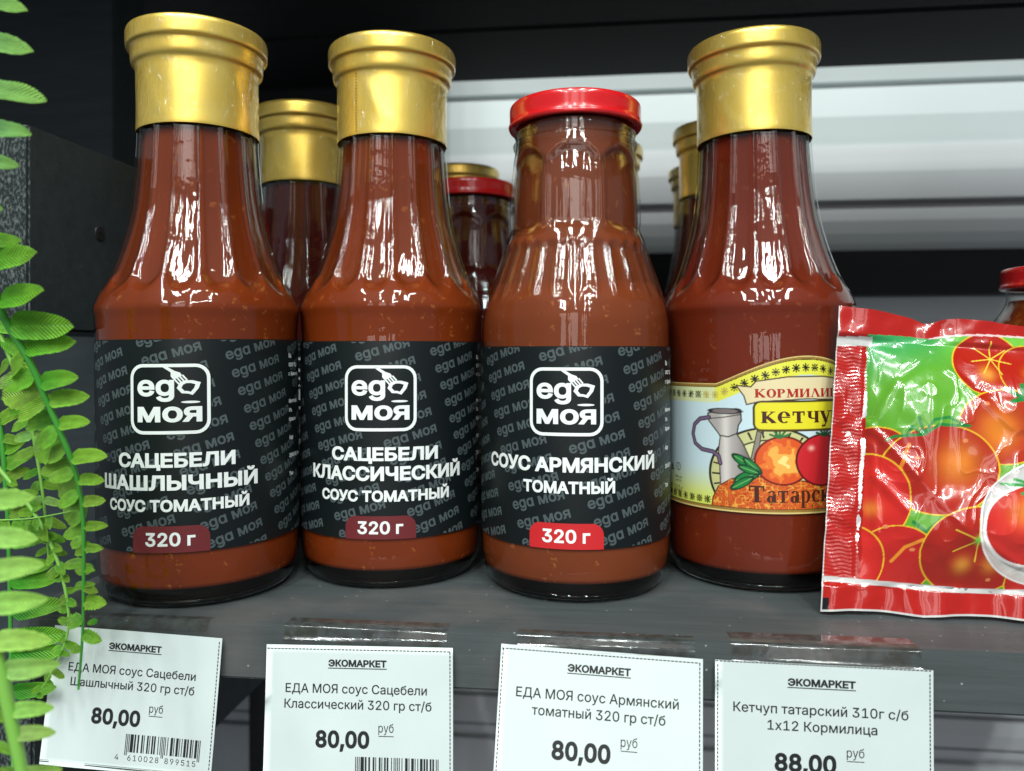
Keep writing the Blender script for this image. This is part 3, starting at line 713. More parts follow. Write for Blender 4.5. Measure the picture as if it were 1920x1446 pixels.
GL = {
 'К': (stem(.17)+[stroke(.25, .48, .68, .95, H_), stroke(.30, .55, .72, .04, T_), ser(.70, 0, .3), ser(.66, 1, .3)], .90),
 'О': ([bowl(.40, .5, .38, .52, T_, H_)], .84),
 'Р': (stem(.17)+[bowl(.32, .73, .32, .27, T_*.9, H_, -92, 92)], .74),
 'М': ([stroke(.14, 0, .18, 1, H_), stroke(.18, .97, .48, .06, T_), stroke(.48, .06, .80, .97, H_), rect2d(.74, .03, .96, .97), ser(.14, 0, .28), ser(.85, 0), ser(.16, 1, .26), ser(.85, 1)], 1.08),
 'И': (stem(.17)+[stroke(.26, .12, .62, .88, H_)]+stem(.73), .98),
 'Л': ([stroke(.12, .04, .36, .97, H_), stroke(.38, 1, .74, .0, T_), ser(.12, 0, .28), ser(.74, 0, .32), ser(.36, 1, .26)], .94),
 'Ц': (stem(.17)+stem(.70)+[rect2d(.1, 0, .92, .08), rect2d(.86, -.2, .94, .05)], 1.0),
 'А': ([stroke(.10, .03, .38, 1, H_), stroke(.38, 1, .70, .02, T_), rect2d(.2, .32, .58, .40), ser(.10, 0, .26), ser(.70, 0, .34)], .92),
 'Е': (stem(.17)+[rect2d(.17, 0, .62, .08), rect2d(.17, .92, .60, 1), rect2d(.2, .47, .48, .54), rect2d(.55, .0, .62, .25), rect2d(.53, .76, .60, 1)], .76),
 'Т': ([rect2d(.28, .03, .50, 1), rect2d(.02, .9, .76, 1), ser(.39, 0, .4), rect2d(.02, .68, .09, .95), rect2d(.69, .68, .76, .95)], .86),
 'е': ([bowl(.36, .5, .35, .51, T_, H_, 10, 310), rect2d(.1, .46, .70, .54)], .80),
 'т': ([rect2d(.26, .03, .48, 1), rect2d(.02, .88, .72, 1), ser(.37, 0, .42), rect2d(.02, .64, .1, .95), rect2d(.64, .64, .72, .95)], .84),
 'ч': ([rect2d(.50, .03, .72, .97), ser(.61, 0), ser(.61, 1, .32), rect2d(.08, .5, .28, .97), ser(.18, 1, .32), bowl(.36, .58, .28, .26, T_*.9, .1, 180, 270, 8), rect2d(.32, .32, .55, .42)], .84),
 'у': ([stroke(.14, .96, .42, .02, T_), stroke(.66, .96, .30, -.36, H_), ser(.14, 1, .34), ser(.64, 1, .28), bowl(.22, -.30, .12, .1, .1, .08)], .78),
 'п': (stem(.17)+stem(.67)+[rect2d(.1, .90, .75, 1)], .92),
 'а': ([bowl(.28, .28, .27, .30, T_, H_, 0, 360), rect2d(.42, .03, .62, .72), bowl(.34, .72, .27, .28, T_*.8, H_, 10, 160, 10), ser(.60, 0, .3)], .74),
 'р': ([rect2d(.08, -.42, .28, .97), ser(.18, 1, .3), rect2d(.0, -.45, .38, -.38), bowl(.38, .5, .34, .52, T_, H_, -110, 110)], .82),
 'с': ([bowl(.36, .5, .35, .52, T_, H_, 50, 315), bowl(.55, .8, .1, .1, .1, .1)], .74),
 'и': (stem(.17)+[stroke(.26, .12, .60, .88, H_)]+stem(.68), .92),
 'к': (stem(.17)+[stroke(.25, .48, .60, .92, H_), stroke(.3, .55, .68, .04, T_), ser(.66, 0, .28), ser(.60, 1, .28)], .86),
 'й': (stem(.17)+[stroke(.26, .12, .60, .88, H_)]+stem(.68)+[bowl(.42, 1.3, .2, .16, .08, .1, 180, 360, 8)], .92),
}
def serif(s, h, width, cx, y, low=None):
    lst, x = [], 0
    for ch in s:
        g, adv = GL[ch]; k = (low or 1) if ch.islower() else 1
        for v, f in g: lst.append((v*np.array([k if low else 1, k])+np.array([x, 0]), f))
        x += adv*(k if low else 1)
    v, f = join2d(lst); return v*np.array([width/x, h])+np.array([cx-width/2, y]), f
cm4 = cylmap(32.8, .19)
zk = Z5(742, 483)[1]
ku0 = Z5(490, 470)[0]
printed("brand_print", serif("КОРМИЛИЦА", 2.75, 2*(uC-ku0), uC, zk+.2), cm4, M_rprint, lab4, step=1.5)
ke0 = Z5(520, 580)[0]
printed("product_print", serif("кетчуп", Z5(742, 548)[1]-Z5(742, 604)[1], 2*(uC-ke0), uC, Z5(742, 604)[1]), cm4, M_brown, lab4, step=1.5)
ta0 = Z5(455, 950)[0]
printed("variety_print", serif("Татарский", 5.3, 36, ta0+18, Z5(600, 990)[1], .72), cm4, M_brown, lab4, step=1.5)
sm = [text2d("EAC", 3.1, 4.2, cx=Z5(78, 900)[0], y=Z5(78, 922)[1], bold=.02, res=1), text2d("310 г", 2.0, 5.0, cx=Z5(117, 915)[0], y=Z5(117, 925)[1], res=1),
      text2d("Масса", .95, None, cx=Z5(117, 860)[0], y=Z5(117, 862)[1], res=1), text2d("нетто", .95, None, cx=Z5(117, 880)[0], y=Z5(117, 880)[1], res=1)]
for zx in (62, 90, 118):
    c_ = Z5(zx, 806); n = 14
    o_ = [(c_[0]+1.35*math.cos(t), c_[1]+1.35*math.sin(t)) for t in np.linspace(0, 6.2832, n, endpoint=False)]
    i_ = [(c_[0]+1.1*math.cos(t), c_[1]+1.1*math.sin(t)) for t in np.linspace(0, 6.2832, n, endpoint=False)]
    if zx == 90:
        o_ = [(c_[0]+1.6*math.cos(t), c_[1]-.2+1.6*math.sin(t)) for t in np.radians([90, 210, 330])]; i_ = [(c_[0]+1.0*math.cos(t), c_[1]-.2+1.0*math.sin(t)) for t in np.radians([90, 210, 330])]
    sm.append(ring2d(o_, i_)); sm.append(rect2d(c_[0]-.15, c_[1]-.5, c_[0]+.15, c_[1]+.5))
printed("small_print", join2d(sm), cm4, M_ink, lab4, step=1.5)

# ------------------------------------------------------------------ back rows: copies
def place(src, x, y, label, group, sauce=None):
    c = copy_tree(src); n = math.hypot(x, y); c.scale = (1, 1, 1); c.location = (x*S, y*S, 0); c.rotation_euler = (0, 0, math.atan2(-x/n, y/n)+random.uniform(-.5, .5))
    c["label"] = label
    if group: c["group"] = group
    elif "group" in c: del c["group"]
    if sauce:
        for ch in c.children:
            if ch.name.startswith("sauce"):
                ch.data = ch.data.copy(); ch.data.materials[0] = sauce
    return c
g2 = "sauce bottles in the back rows"
place(b1, -134.3, 345.4, "gold capped bottle of red sauce with painted shade standing between and behind the first and second bottles", g2, M_sauce_shade)
place(b3, -64.7, 393.3, "red lidded faceted bottle of sauce with painted shade behind the second and third bottles", g2, M_sauce_shade)
place(b1, -82.3, 464.8, "gold capped bottle farthest back, its lid just above the back red lid", g2, M_sauce_shade)
place(b1, 1.4, 422.7, "gold capped bottle hidden behind the red lidded front bottle", g2, M_sauce_shade)
place(b4, 60.5, 392.0, "gold capped ketchup bottle directly behind the front ketchup bottle", g2)
place(b4, 66.0, 478.0, "gold capped ketchup bottle third in its column, only its cap edge showing", g2, M_sauce_shade)
# short jar at the far right
jr = bottle_root("preserve_jar", 183, 322, label="short red lidded glass jar cut by the right edge behind the sachet", cat="jar")
JP = [(25, 0), (28.5, 2.5), (30, 7), (30, 40), (30, 72), (29.2, 82), (26.5, 90), (22.6, 96.5), (21.8, 99), (21.8, 104)]
lathe("glass_body", spline(JP, 80), 128, M_glass, jr)
lathe("preserve", [(.1, 3)]+[(r-1.2, h) for r, h in JP[1:-1]]+[(.1, 99.5)], 96, M_sauce1, jr)
lathe("red_lid", [(r*1.0+.8, h-52.6) for r, h in spline(LID[:-2], 50)]+[(8, 111.4), (.1, 111.4)], 96, M_red, jr)

# ------------------------------------------------------------------ the sachet
sach = empty("tomato_sachet", (67, 243, 0), label="glossy red and green sachet printed with tomatoes leaning on the ketchup bottle", cat="sachet")
c00, c10 = P(1537, 1143, 242), P(1920, 1164, 240)
c01, c11 = P(1572, 586, 259.5), P(1920, 611, 260)
c00.z = .5; c10.z = .4
UM = 2.05
st = .24
nu, nv = int(62*UM/st), int(93/st)
uu, vv_ = np.meshgrid(np.linspace(0, UM, nu), np.linspace(0, 1, nv))
def bil(u, v):
    o = []
    for k in range(3):
        o.append(c00[k]*(1-u)*(1-v)+c10[k]*u*(1-v)+c01[k]*(1-u)*v+c11[k]*u*v)
    return np.stack(o, -1)
def project(Q):
    d = (Q-np.array(EYE))@np.array(ROT)      # camera coords
    return CX+d[..., 0]/-d[..., 2]*FPX, CY-d[..., 1]/-d[..., 2]*FPX
Q = bil(uu, vv_)
PXs, PYs = project(Q)
X, Y = (PXs-1520)*2.26, (PYs-560)*2.26       # artwork drawn in the coordinates of the enlarged print
sp = Paint(X, Y, (168, 24, 16))
def E(cx, cy, rx, ry, col=(168, 34, 20), line=(226, 180, 40), lw=2.5, ang=0):
    dx, dy = X-cx, Y-cy
    if ang: dx, dy = dx*math.cos(ang)+dy*math.sin(ang), -dx*math.sin(ang)+dy*math.cos(ang)
    q = np.sqrt((dx/rx)**2+(dy/ry)**2); m = (1-q)*min(rx, ry)
    inp = panel
    sp.mix((m/1.5+.5)*inp, col); 
    sh = np.clip(m, 0, None); sp.mix((m > 0)*inp*.35*np.exp(-sh/28), (160, 18, 20))
    if line is not None: sp.mix((lw-np.abs(m))/1.5*inp+.5*inp, line)
def G(cx, cy, r, col=(240, 170, 60), amt=.62):
    q = np.hypot(X-cx, Y-cy)/r; sp.mix(amt*np.exp(-q*q*1.6)*panel, col)
def LN(pts, col, lw=4): 
    sp.mix(((lw-segdist(X, Y, pts))/1.5+.5)*panel, col)
edge_l = 240+(Y-165)*-.03
panel = ((X > edge_l) & (Y > 160) & (Y < 1196+(X-240)*.06) & (X < 1560)).astype(float)
g = smooth(420, 140, Y+(X-240)*.25)
sp.mix(panel, (92, 156, 44)); sp.mix(panel*g*.9, (36, 150, 92)); sp.mix(panel*smooth(500, 640, X)*smooth(300, 180, Y)*.6, (120, 196, 60))
E(260, 640, 120, 92); E(735, 290, 152, 135); E(900, 330, 128, 128)
G(720, 330, 40); G(905, 340, 40, (236, 140, 50))
st_ = [(750, 262)]
for k in range(7):
    a_ = k*.9+.3; LN([(750, 262), (750+85*math.cos(a_), 262+75*math.sin(a_))], (225, 200, 70), 2.2)
E(770, 555, 195, 155); G(745, 570, 105, (240, 150, 40))
for (x_, y_) in [(790, 400), (800, 450), (900, 420), (960, 400), (890, 470), (850, 380)]: LN([(848, 440), (x_, y_)], (30, 120, 50), 9)
E(1060, 420, 190, 180); E(1130, 760, 200, 170); E(1300, 560, 190, 170); E(1330, 260, 180, 140); E(1300, 1000, 210, 180)
E(510, 732, 232, 184); G(580, 705, 105, (240, 150, 44)); LN([(385, 625), (352, 720), (368, 800)], (230, 130, 40), 7)
for pts in [[(440, 585), (420, 515)], [(440, 585), (395, 550), (375, 590)], [(440, 580), (480, 525), (540, 515), (600, 548)], [(440, 585), (500, 545), (620, 552)], [(440, 585), (330, 590), (300, 605)]]: LN(pts, (28, 124, 54), 6)
E(232, 850, 160, 190, (200, 36, 28)); G(245, 890, 40, (225, 140, 50), .6)
E(345, 1110, 160, 150, (190, 34, 28)); E(170, 1110, 130, 150, (198, 36, 28)); LN([(330, 1110), (375, 1050), (440, 1018)], (232, 140, 44), 7)
LN([(400, 945), (450, 985), (500, 940), (520, 950)], (30, 120, 56), 7)
E(665, 1070, 228, 188); G(615, 1125, 42, (240, 170, 60)); G(735, 1120, 45, (240, 160, 60))
for k in range(6):
    a_ = k*1.05+.5; LN([(662, 1020), (662+110*math.cos(a_), 1020+90*math.sin(a_))], (226, 190, 60), 2.5)
G(660, 1020, 20, (90, 190, 70), 1)
E(960, 1190, 150, 130, (196, 40, 30)); 
# white bowl with a big tomato
E(985, 950, 322, 268, (226, 226, 220), (240, 238, 232), 3); E(975, 930, 302, 236, (196, 204, 200), (150, 160, 160), 2); E(905, 960, 226, 172, (202, 44, 36), (244, 240, 236), 5); G(840, 900, 70, (240, 150, 60))
for (x_, y_) in [(750, 788), (800, 770), (850, 720), (900, 700), (960, 790), (830, 830)]: LN([(900, 800), (x_, y_)], (60, 150, 74), 6)
for (x_, y_) in [(415, 680), (605, 612), (695, 460), (405, 1060), (740, 1190), (890, 540), (300, 965), (640, 470)]: E(x_, y_, 11, 8, (236, 150, 96), None)
# silver seams
def yline(x, pts): return np.interp(x, [p[0] for p in pts], [p[1] for p in pts])
sil = (188, 186, 184)
low = yline(X, [(0, 1178), (60, 1185), (640, 1238), (1560, 1262)]); sp.mix((11-np.abs(Y-low))/2+.5, sil)
sp.mix(((X < 262) & (np.abs(Y-(182+X*.01)) < 17)).astype(float), sil)
sp.mix(((X > 500) & (X < 1560) & (np.abs(Y-162) < 4)).astype(float), (222, 190, 190))
sp.mix(((uu < .035) & (vv_ < .045)).astype(float), (14, 14, 18))
sp.mix(((vv_ < .006) | (uu < .006)).astype(float), sil)
# relief: pillow, creases, crimped seals
su = uu*62; sv = vv_*93
d_l = smooth(10, 30, su); d_r = smooth(62*UM-9, 62*UM-30, su); d_b = smooth(9, 30, sv); d_t = smooth(84.5, 62, sv)
pil = (d_l*d_r*d_b*d_t)**.6*8.5
pil += (vnoise(su, sv, 14, 2)-.5)*2.6*(d_l*d_b*d_t)**.5*d_r+(vnoise(su, sv, 5, 4)-.5)*.7*(.3+d_b*d_t)
def ridge(n): return (1-np.abs(2*n-1))**7
pil += (.3*ridge(vnoise(su+vnoise(su, sv, 6, 21)*6, sv*.8, 13, 22))+.25*ridge(vnoise(su*1.2, sv+vnoise(su, sv, 4, 23)*4, 7, 24)))*(.25+.75*d_l*d_b*d_t)
def crease(p0, p1, amp, w):
    w = w*1.25
    d_ = segdist(su, sv, [p0, p1]); return amp*np.exp(-(d_/w)**2)
def zp(zx, zy): return ((zx-100)/804*62*1.0-(1-(zy/1300))*0, (1-(zy-60)/1280)*93)
for a_, b_, am, w_ in [((240, 540), (430, 760), 1.1, 1.1), ((430, 760), (660, 1010), .7, 1.3), ((250, 580), (350, 360), .9, 1.0), ((350, 360), (500, 230), .9, 1.2), ((620, 370), (820, 560), .9, 1.0), ((560, 300), (640, 370), 1.0, 1.0),
                         ((820, 560), (904, 590), .8, 1.2), ((240, 230), (236, 1180), .45, .9), ((290, 780), (400, 900), 1.0, 1.2), ((270, 640), (300, 1000), .9, 1.1), ((640, 370), (904, 430), .8, 1.3), ((700, 1020), (860, 1110), .7, 1.1), ((250, 180), (350, 200), 1.0, 1.5), ((430, 1230), (470, 1330), .6, 1.4), ((640, 1240), (660, 1330), .9, 1.6)]:
    pil += crease(zp(*a_), zp(*b_), .62*am*(1 if random.random() < .6 else -.8), w_)
seal = 1-smooth(9, 12, su)*1.0
wav = np.sin(sv*2*math.pi/1.15+np.sin(su*1.1+sv*.3)*1.2)*.045+np.sin(sv*.62+su*.5+np.sin(sv*.23)*2)*.2
pil += wav*seal*smooth(8, 11, sv)*smooth(84, 81, sv)
bs = 1-smooth(7.5, 9.5, sv); ts = smooth(84, 86, sv)
pil += bs*(np.sin(su*.21+.6)*.9+np.sin(su*.55)*.35+vnoise(su, sv, 6, 9)*.8)+ts*(np.sin(su*.16)*.7+vnoise(su, sv, 5, 11)*1.2)
nrm = np.array((c10-c00).cross(c01-c00).normalized())
if nrm[1] > 0: nrm = -nrm
Qd = Q+nrm*pil[..., None]
# wavy outer edges
Qd[..., 2] += (smooth(.88, 1, vv_)*(np.sin(su*.13+2.2)*.5+np.exp(-((su-30)/4)**2)*-1.6+1.6*smooth(30, 12, su))); Qd[..., 2] += smooth(.1, 0, vv_)*(np.abs(np.sin(su*.09+.3))*1.0)
Qd[..., 2] = np.maximum(Qd[..., 2], .3)
lo = np.array((67, 243, 0.0))
idx = np.arange(nu*nv).reshape(nv, nu); q4 = np.stack([idx[:-1, :-1], idx[:-1, 1:], idx[1:, 1:], idx[1:, :-1]], -1).reshape(-1, 4)
grid_mesh("printed_front", (Qd-lo).reshape(-1, 3), q4, sp.C.reshape(-1, 3), M_sachet, sach)
# back panel
k_ = 10; Qb = (Q-nrm*(.25+.12*pil[..., None].clip(0)))[::k_, ::k_]; Qb[..., 2] = np.maximum(Qb[..., 2], .3)
M_foil = mat("silver_foil_back", (.6, .6, .6), .3, metal=.9)
Qf = Qd[::k_, ::k_]; Qb = np.where((pil[::k_, ::k_] < 2.0)[..., None], Qf-nrm*.25, Qb)
nb, mb = Qb.shape[:2]; idx = np.arange(nb*mb).reshape(nb, mb)
grid_mesh("foil_back", (Qb-lo).reshape(-1, 3), np.stack([idx[:-1, :-1], idx[1:, :-1], idx[1:, 1:], idx[:-1, 1:]], -1).reshape(-1, 4), None, M_foil, sach)

# ------------------------------------------------------------------ price tags
EAN = {'L': ['0001101', '0011001', '0010011', '0111101', '0100011', '0110001', '0101111', '0111011', '0110111', '0001011'],
       'G': ['0100111', '0110011', '0011011', '0100001', '0011101', '0111001', '0000101', '0010001', '0001001', '0010111'],
       'R': ['1110010', '1100110', '1101100', '1000010', '1011100', '1001110', '1010000', '1000100', '1001000', '1110100']}
def barcode(d, x0, x1, yt, yb, guard):
    par = ['LLLLLL', 'LLGLGG', 'LLGGLG', 'LLGGGL', 'LGLLGG', 'LGGLLG', 'LGGGLL', 'LGLGLG', 'LGLGGL', 'LGGLGL'][int(d[0])]
    bits = '101'+''.join(EAN[par[i]][int(d[i+1])] for i in range(6))+'01010'+''.join(EAN['R'][int(c)] for c in d[7:])+'101'
    w_ = (x1-x0)/95; out = []; i = 0
    while i < 95:
        if bits[i] == '1':
            j = i
            while j < 95 and bits[j] == '1': j += 1
            g_ = i < 3 or i > 91 or 45 <= i <= 49
            out.append(rect2d(x0+i*w_, yb-(guard if g_ else 0), x0+j*w_, yt)); i = j
        else: i += 1
    dg = d[:1]+d[1:7]+d[7:]
    hh = 1.55
    for k, ch in enumerate(d):
        cx = x0-2.2 if k == 0 else (x0+(3+(k-1)*7+3.5)*w_ if k <= 6 else x0+(50+(k-7)*7+3.5)*w_)
        out.append(text2d(ch, hh, None, cx=cx, y=yb-guard-1.1 if False else yb-2.3, res=1))
    return out
def price_tag(tl, tr, Yp, lean, title, l1, l2, price, code, label, borders, hfrac=.735, curl=0, w1=None):
    a, b = P(*tl, Yp), P(*tr, Yp); W = (b-a).length; ex = (b-a).normalized(); Hh = W*hfrac
    ey = Vector((0, -math.sin(lean), -math.cos(lean)))
    ey = (ey-ex*ey.dot(ex)).normalized(); n = ex.cross(ey); 
    if n.y > 0: n = -n
    t = empty("price_tag", a, label=label, cat="price tag", group="price tags taped to the shelf front")
    def mp(off):
        def f(u, v):     # u right, v down (negative)
            k = -v/Hh
            q = ex*u-ey*v*1.0*1+n*(off+curl*(k*k)*1.0+.35*math.sin(u/W*5+1)*k)
            return tuple(q)
        return f
    pap = printed("paper", rect2d(0, -Hh, W, 0), mp(0), M_paper, t, step=W/24, stepy=W/24)
    pap.data.polygons.foreach_set("use_smooth", [True]*len(pap.data.polygons))
    Y_ = lambda f_: -f_*W
    L_ = []
    def und(f0, f1, y, h=.35): L_.append(rect2d(f0*W, Y_(y)-h/2, f1*W, Y_(y)+h/2))
    L_.append(text2d(title, .036*W, .312*W, cx=.495*W, y=Y_(.104), bold=.034)); und(.338, .652, .114, .24)
    L_.append(text2d(l1, .046*W, l1w(l1)*W, cx=.487*W, y=Y_(.239), bold=.007)); L_.append(text2d(l2, .046*W, l1w(l2)*W, cx=.497*W, y=Y_(.317), bold=.007))
    L_.append(text2d(price, .086*W, .285*W, cx=.42*W, y=Y_(.505), bold=.034, res=4))
    L_.append(text2d("руб", .044*W, .08*W, cx=.65*W, y=Y_(.428))); und(.61, .69, .447, .2)
    L_ += barcode(code, .49*W, .925*W, Y_(.550), Y_(.645), .9)
    def dash(x0, y0, x1, y1, w_, dl=.75, gap=.3):
        l = math.hypot(x1-x0, y1-y0); s_ = 0
        while s_ < l:
            e = min(l, s_+dl); L_.append(stroke(x0+(x1-x0)*s_/l, y0+(y1-y0)*s_/l, x0+(x1-x0)*e/l, y0+(y1-y0)*e/l, w_)); s_ += dl+gap
    if 't' in borders: dash(.005*W, Y_(.02), .985*W, Y_(.02), .28)
    if 'T' in borders: dash(.0*W+.1, Y_(.004), .99*W, Y_(.004), .28)
    if 'r' in borders: dash(.985*W, Y_(.02), .985*W, Y_(hfrac-.01), .28)
    if 'l' in borders: dash(.012*W, Y_(.02), .012*W, Y_(hfrac-.01), .28)
    if 'b' in borders: L_.append(rect2d(0, Y_(.735), W, Y_(.730))); L_.append(rect2d(0, Y_(.725), W, Y_(.723)))
    printed("tag_print", join2d(L_), mp(.06), M_ink, pap, step=None, clip=(0, -Hh, W, 0), stepy=None)
    return t, W, ex, ey, n, a
def l1w(s): 
    v, f, _ = glyphs(s, 0.0, 3); return v[:, 0].max()*.046*1.0*FITK
FITK = .7535/ (glyphs("ЕДА МОЯ соус Сацебели", 0.0, 3)[0][:, 0].max()*.046)
tags = []
TG = [((103, 1172), (417, 1197), 213.8, .10, "ЕДА МОЯ соус Сацебели", "Шашлычный 320 гр ст/б", "80,00", "4610028899515", "white price tag lowest at left, partly behind the fern, for the Шашлычный sauce", "rb", .75),
      ((500, 1208), (849, 1215), 213.6, .10, "ЕДА МОЯ соус Сацебели", "Классический 320 гр ст/б", "80,00", "4610028899522", "white price tag under the second bottle, for the Классический sauce", "tr", .75),
      ((940, 1207), (1318, 1236), 213.4, .24, "ЕДА МОЯ соус Армянский", "томатный 320 гр ст/б", "80,00", "4610028899539", "white price tag under the red lidded bottle, for the Армянский sauce", "tlr", .75),
      ((1341, 1237), (1750, 1257), 213.4, .02, "Кетчуп татарский 310г с/б", "1x12 Кормилица", "88,00", "4607012350145", "white price tag at right priced 88,00 for the Кетчуп татарский", "Tlr", .75)]
for (tl, tr, Yp, lean, l1, l2, pr, code, lab, bd_, hf) in TG:
    tags.append(price_tag(tl, tr, Yp, lean, "ЭКОМАРКЕТ", l1, l2, pr, code, lab, bd_, hf, curl=.6))
M_resid = mat("tape_residue", (.1, .1, .1), .4)
# tape strips: over the shelf edge, down onto the tag
def tape(i, px0, px1, back, down, skew=0, residue=None):
    t, W, ex, ey, n, a = tags[i]
    x0, x1 = P(px0, 1190, YF).x, P(px1, 1190, YF).x
    prof = [(YF+back, .12), (YF+back*.5, .14), (YF+.4, .16), (YF-.28, -.5), (YF-.42, -down*.5), (YF-1.0, -down*.8), (YF-1.9-(.4 if i == 2 else 0), -down)]
    N = 14; v, f = [], []
    for i_, (y, z) in enumerate(prof):
        for j in range(N+1):
            x = x0+(x1-x0)*j/N; wv = .05*math.sin(j*.9+i_*2.1)+.03*random.random()
            v.append((x-a.x+(skew*back*.1 if i_ == 0 else 0), y-a.y-abs(wv)*(.6 if i_ > 2 else 0), z-a.z+(abs(wv)*.5 if i_ <= 2 else 0)))
    for i_ in range(len(prof)-1):
        for j in range(N):
            q = i_*(N+1)+j; f.append((q, q+1, q+N+2, q+N+1))
    return mesh_ob("clear_tape", v, f, M_tape, t)
tape(0, 150, 392, 3.5, 2.6); tape(1, 534, 838, 6, 4.0); tape(2, 970, 1302, 3.5, 3.6); tape(3, 1372, 1727, 8, 5.2, -.3)
# plastic strip under the first tag
a_, b_, c_, d_ = P(95, 1400, 214.6), P(362, 1425, 214.6), P(352, 1475, 213), P(85, 1465, 213)
t0 = tags[0][5]
mesh_ob("plastic_backing", [tuple(q-t0) for q in (a_, b_, c_, d_)], [(0, 1, 2, 3)], glass_shell("green_tinted_plastic", (.25, .33, .22), (.3, .3, .3), .06, .1, 0), tags[0][0], smooth=False)

# ------------------------------------------------------------------ the fern
def leaf_mat():
    m = mat("fern_leaf_plastic", (.16, .42, .05), .42, spec=.4)
    N, L = m.node_tree.nodes, m.node_tree.links; b = N["Principled BSDF"]; out = N["Material Output"]
    oi = N.new("ShaderNodeObjectInfo"); cr = N.new("ShaderNodeMix"); cr.data_type = 'RGBA'; cr.inputs["B"].default_value = (.34, .62, .05, 1)
    L.new(oi.outputs["Color"], cr.inputs["A"])
    tc = N.new("ShaderNodeTexCoord"); sp_ = N.new("ShaderNodeSeparateXYZ"); L.new(tc.outputs["Generated"], sp_.inputs[0])
    mr = N.new("ShaderNodeMapRange"); mr.inputs[1].default_value = .25; mr.inputs[2].default_value = 1.0; mr.inputs[4].default_value = .45; L.new(sp_.outputs[0], mr.inputs[0]); L.new(mr.outputs[0], cr.inputs["Factor"])
    nz = N.new("ShaderNodeTexNoise"); nz.inputs["Scale"].default_value = 5; nz.inputs["Detail"].default_value = 5; L.new(tc.outputs["Generated"], nz.inputs["Vector"])
    yy = N.new("ShaderNodeMath"); yy.operation = 'SUBTRACT'; yy.inputs[1].default_value = .5; L.new(sp_.outputs[1], yy.inputs[0])
    ya = N.new("ShaderNodeMath"); ya.operation = 'ABSOLUTE'; L.new(yy.outputs[0], ya.inputs[0])
    vx = N.new("ShaderNodeMath"); vx.operation = 'MULTIPLY_ADD'; vx.inputs[1].default_value = -.55; L.new(ya.outputs[0], vx.inputs[0]); L.new(sp_.outputs[0], vx.inputs[2])
    vs_ = N.new("ShaderNodeMath"); vs_.operation = 'MULTIPLY'; vs_.inputs[1].default_value = 95; L.new(vx.outputs[0], vs_.inputs[0])
    vn = N.new("ShaderNodeMath"); vn.operation = 'SINE'; L.new(vs_.outputs[0], vn.inputs[0])
    k1 = N.new("ShaderNodeMath"); k1.operation = 'MULTIPLY_ADD'; k1.inputs[1].default_value = .05; k1.inputs[2].default_value = .55; L.new(vn.outputs[0], k1.inputs[0])
    k2 = N.new("ShaderNodeMath"); k2.operation = 'ADD'; L.new(k1.outputs[0], k2.inputs[0]); L.new(nz.outputs["Fac"], k2.inputs[1])
    rim = N.new("ShaderNodeMapRange"); rim.inputs[1].default_value = .30; rim.inputs[2].default_value = .42; rim.inputs[3].default_value = 0; rim.inputs[4].default_value = .35; L.new(ya.outputs[0], rim.inputs[0])
    k3 = N.new("ShaderNodeMath"); k3.operation = 'ADD'; L.new(k2.outputs[0], k3.inputs[0]); L.new(rim.outputs[0], k3.inputs[1])
    mul = N.new("ShaderNodeVectorMath"); mul.operation = 'SCALE'; L.new(cr.outputs["Result"], mul.inputs[0]); L.new(k3.outputs[0], mul.inputs["Scale"])
    cr = mul; cr_out = mul.outputs[0]
    L.new(cr_out, b.inputs["Base Color"])
    tl_ = N.new("ShaderNodeBsdfTranslucent"); L.new(cr_out, tl_.inputs[0]); mx = N.new("ShaderNodeMixShader"); mx.inputs[0].default_value = .28
    L.new(b.outputs[0], mx.inputs[1]); L.new(tl_.outputs[0], mx.inputs[2]); L.new(mx.outputs[0], out.inputs[0])
    n = N.new("ShaderNodeTexNoise"); n.inputs["Scale"].default_value = 900; L.new(tc.outputs["Object"], n.inputs["Vector"])
    bp = N.new("ShaderNodeBump"); bp.inputs["Distance"].default_value = .00012; L.new(vn.outputs[0], bp.inputs["Height"]); L.new(bp.outputs[0], b.inputs["Normal"])
    return m
M_leaf = leaf_mat(); M_stem = mat("fern_stem_plastic", (.05, .28, .03), .35, coat=.2); M_stem2 = mat("pale_fern_stem_plastic", (.20, .45, .07), .4)
def leaf_mesh(k, serr=.03, wid=.36):
    """leaflet, unit length along x, with midrib fold, curl and toothed edge"""
    n = 14; v, f = [], []
    ph = k*1.7
    for i in range(n+1):
        t = i/n; x = t
        w_ = wid/2*min(1, (t+.02)/.22)**.55*max(0, 1-max(0, (t-.3)/.7)**2.6)**.62*(1+serr*math.sin(t*46+ph)) if 0 < t < 1 else .02
        c = .05*math.sin(t*3+ph); z0 = -.10*t*t+.02*math.sin(t*5+ph)
        for s in (-1, -.55, -.08, .08, .55, 1):
            v.append((x, c*.4+s*w_, z0+abs(s)*w_*.22-(.03*wid if abs(s) < .3 else 0)+.02*math.sin(t*9+s*2+ph)*abs(s)))
    for i in range(n):
        for j in range(5): q = i*6+j; f.append((q, q+1, q+7, q+6))
    me = bpy.data.meshes.new("leaflet"); me.from_pydata([tuple(c) for c in v], [], f); me.materials.append(M_leaf)
    me.polygons.foreach_set("use_smooth", [True]*len(me.polygons)); me.update(); return me
LM = [leaf_mesh(k, .035, .38) for k in range(4)]; LR = [leaf_mesh(k+5, .12, .62) for k in range(3)]
fern_base = P(-60, 500, 175)
fern = empty("artificial_fern", fern_base, label="bright green artificial fern hanging in front of the rack at the left edge", cat="plant")
ext = Matrix.Translation((0, 0, 0))
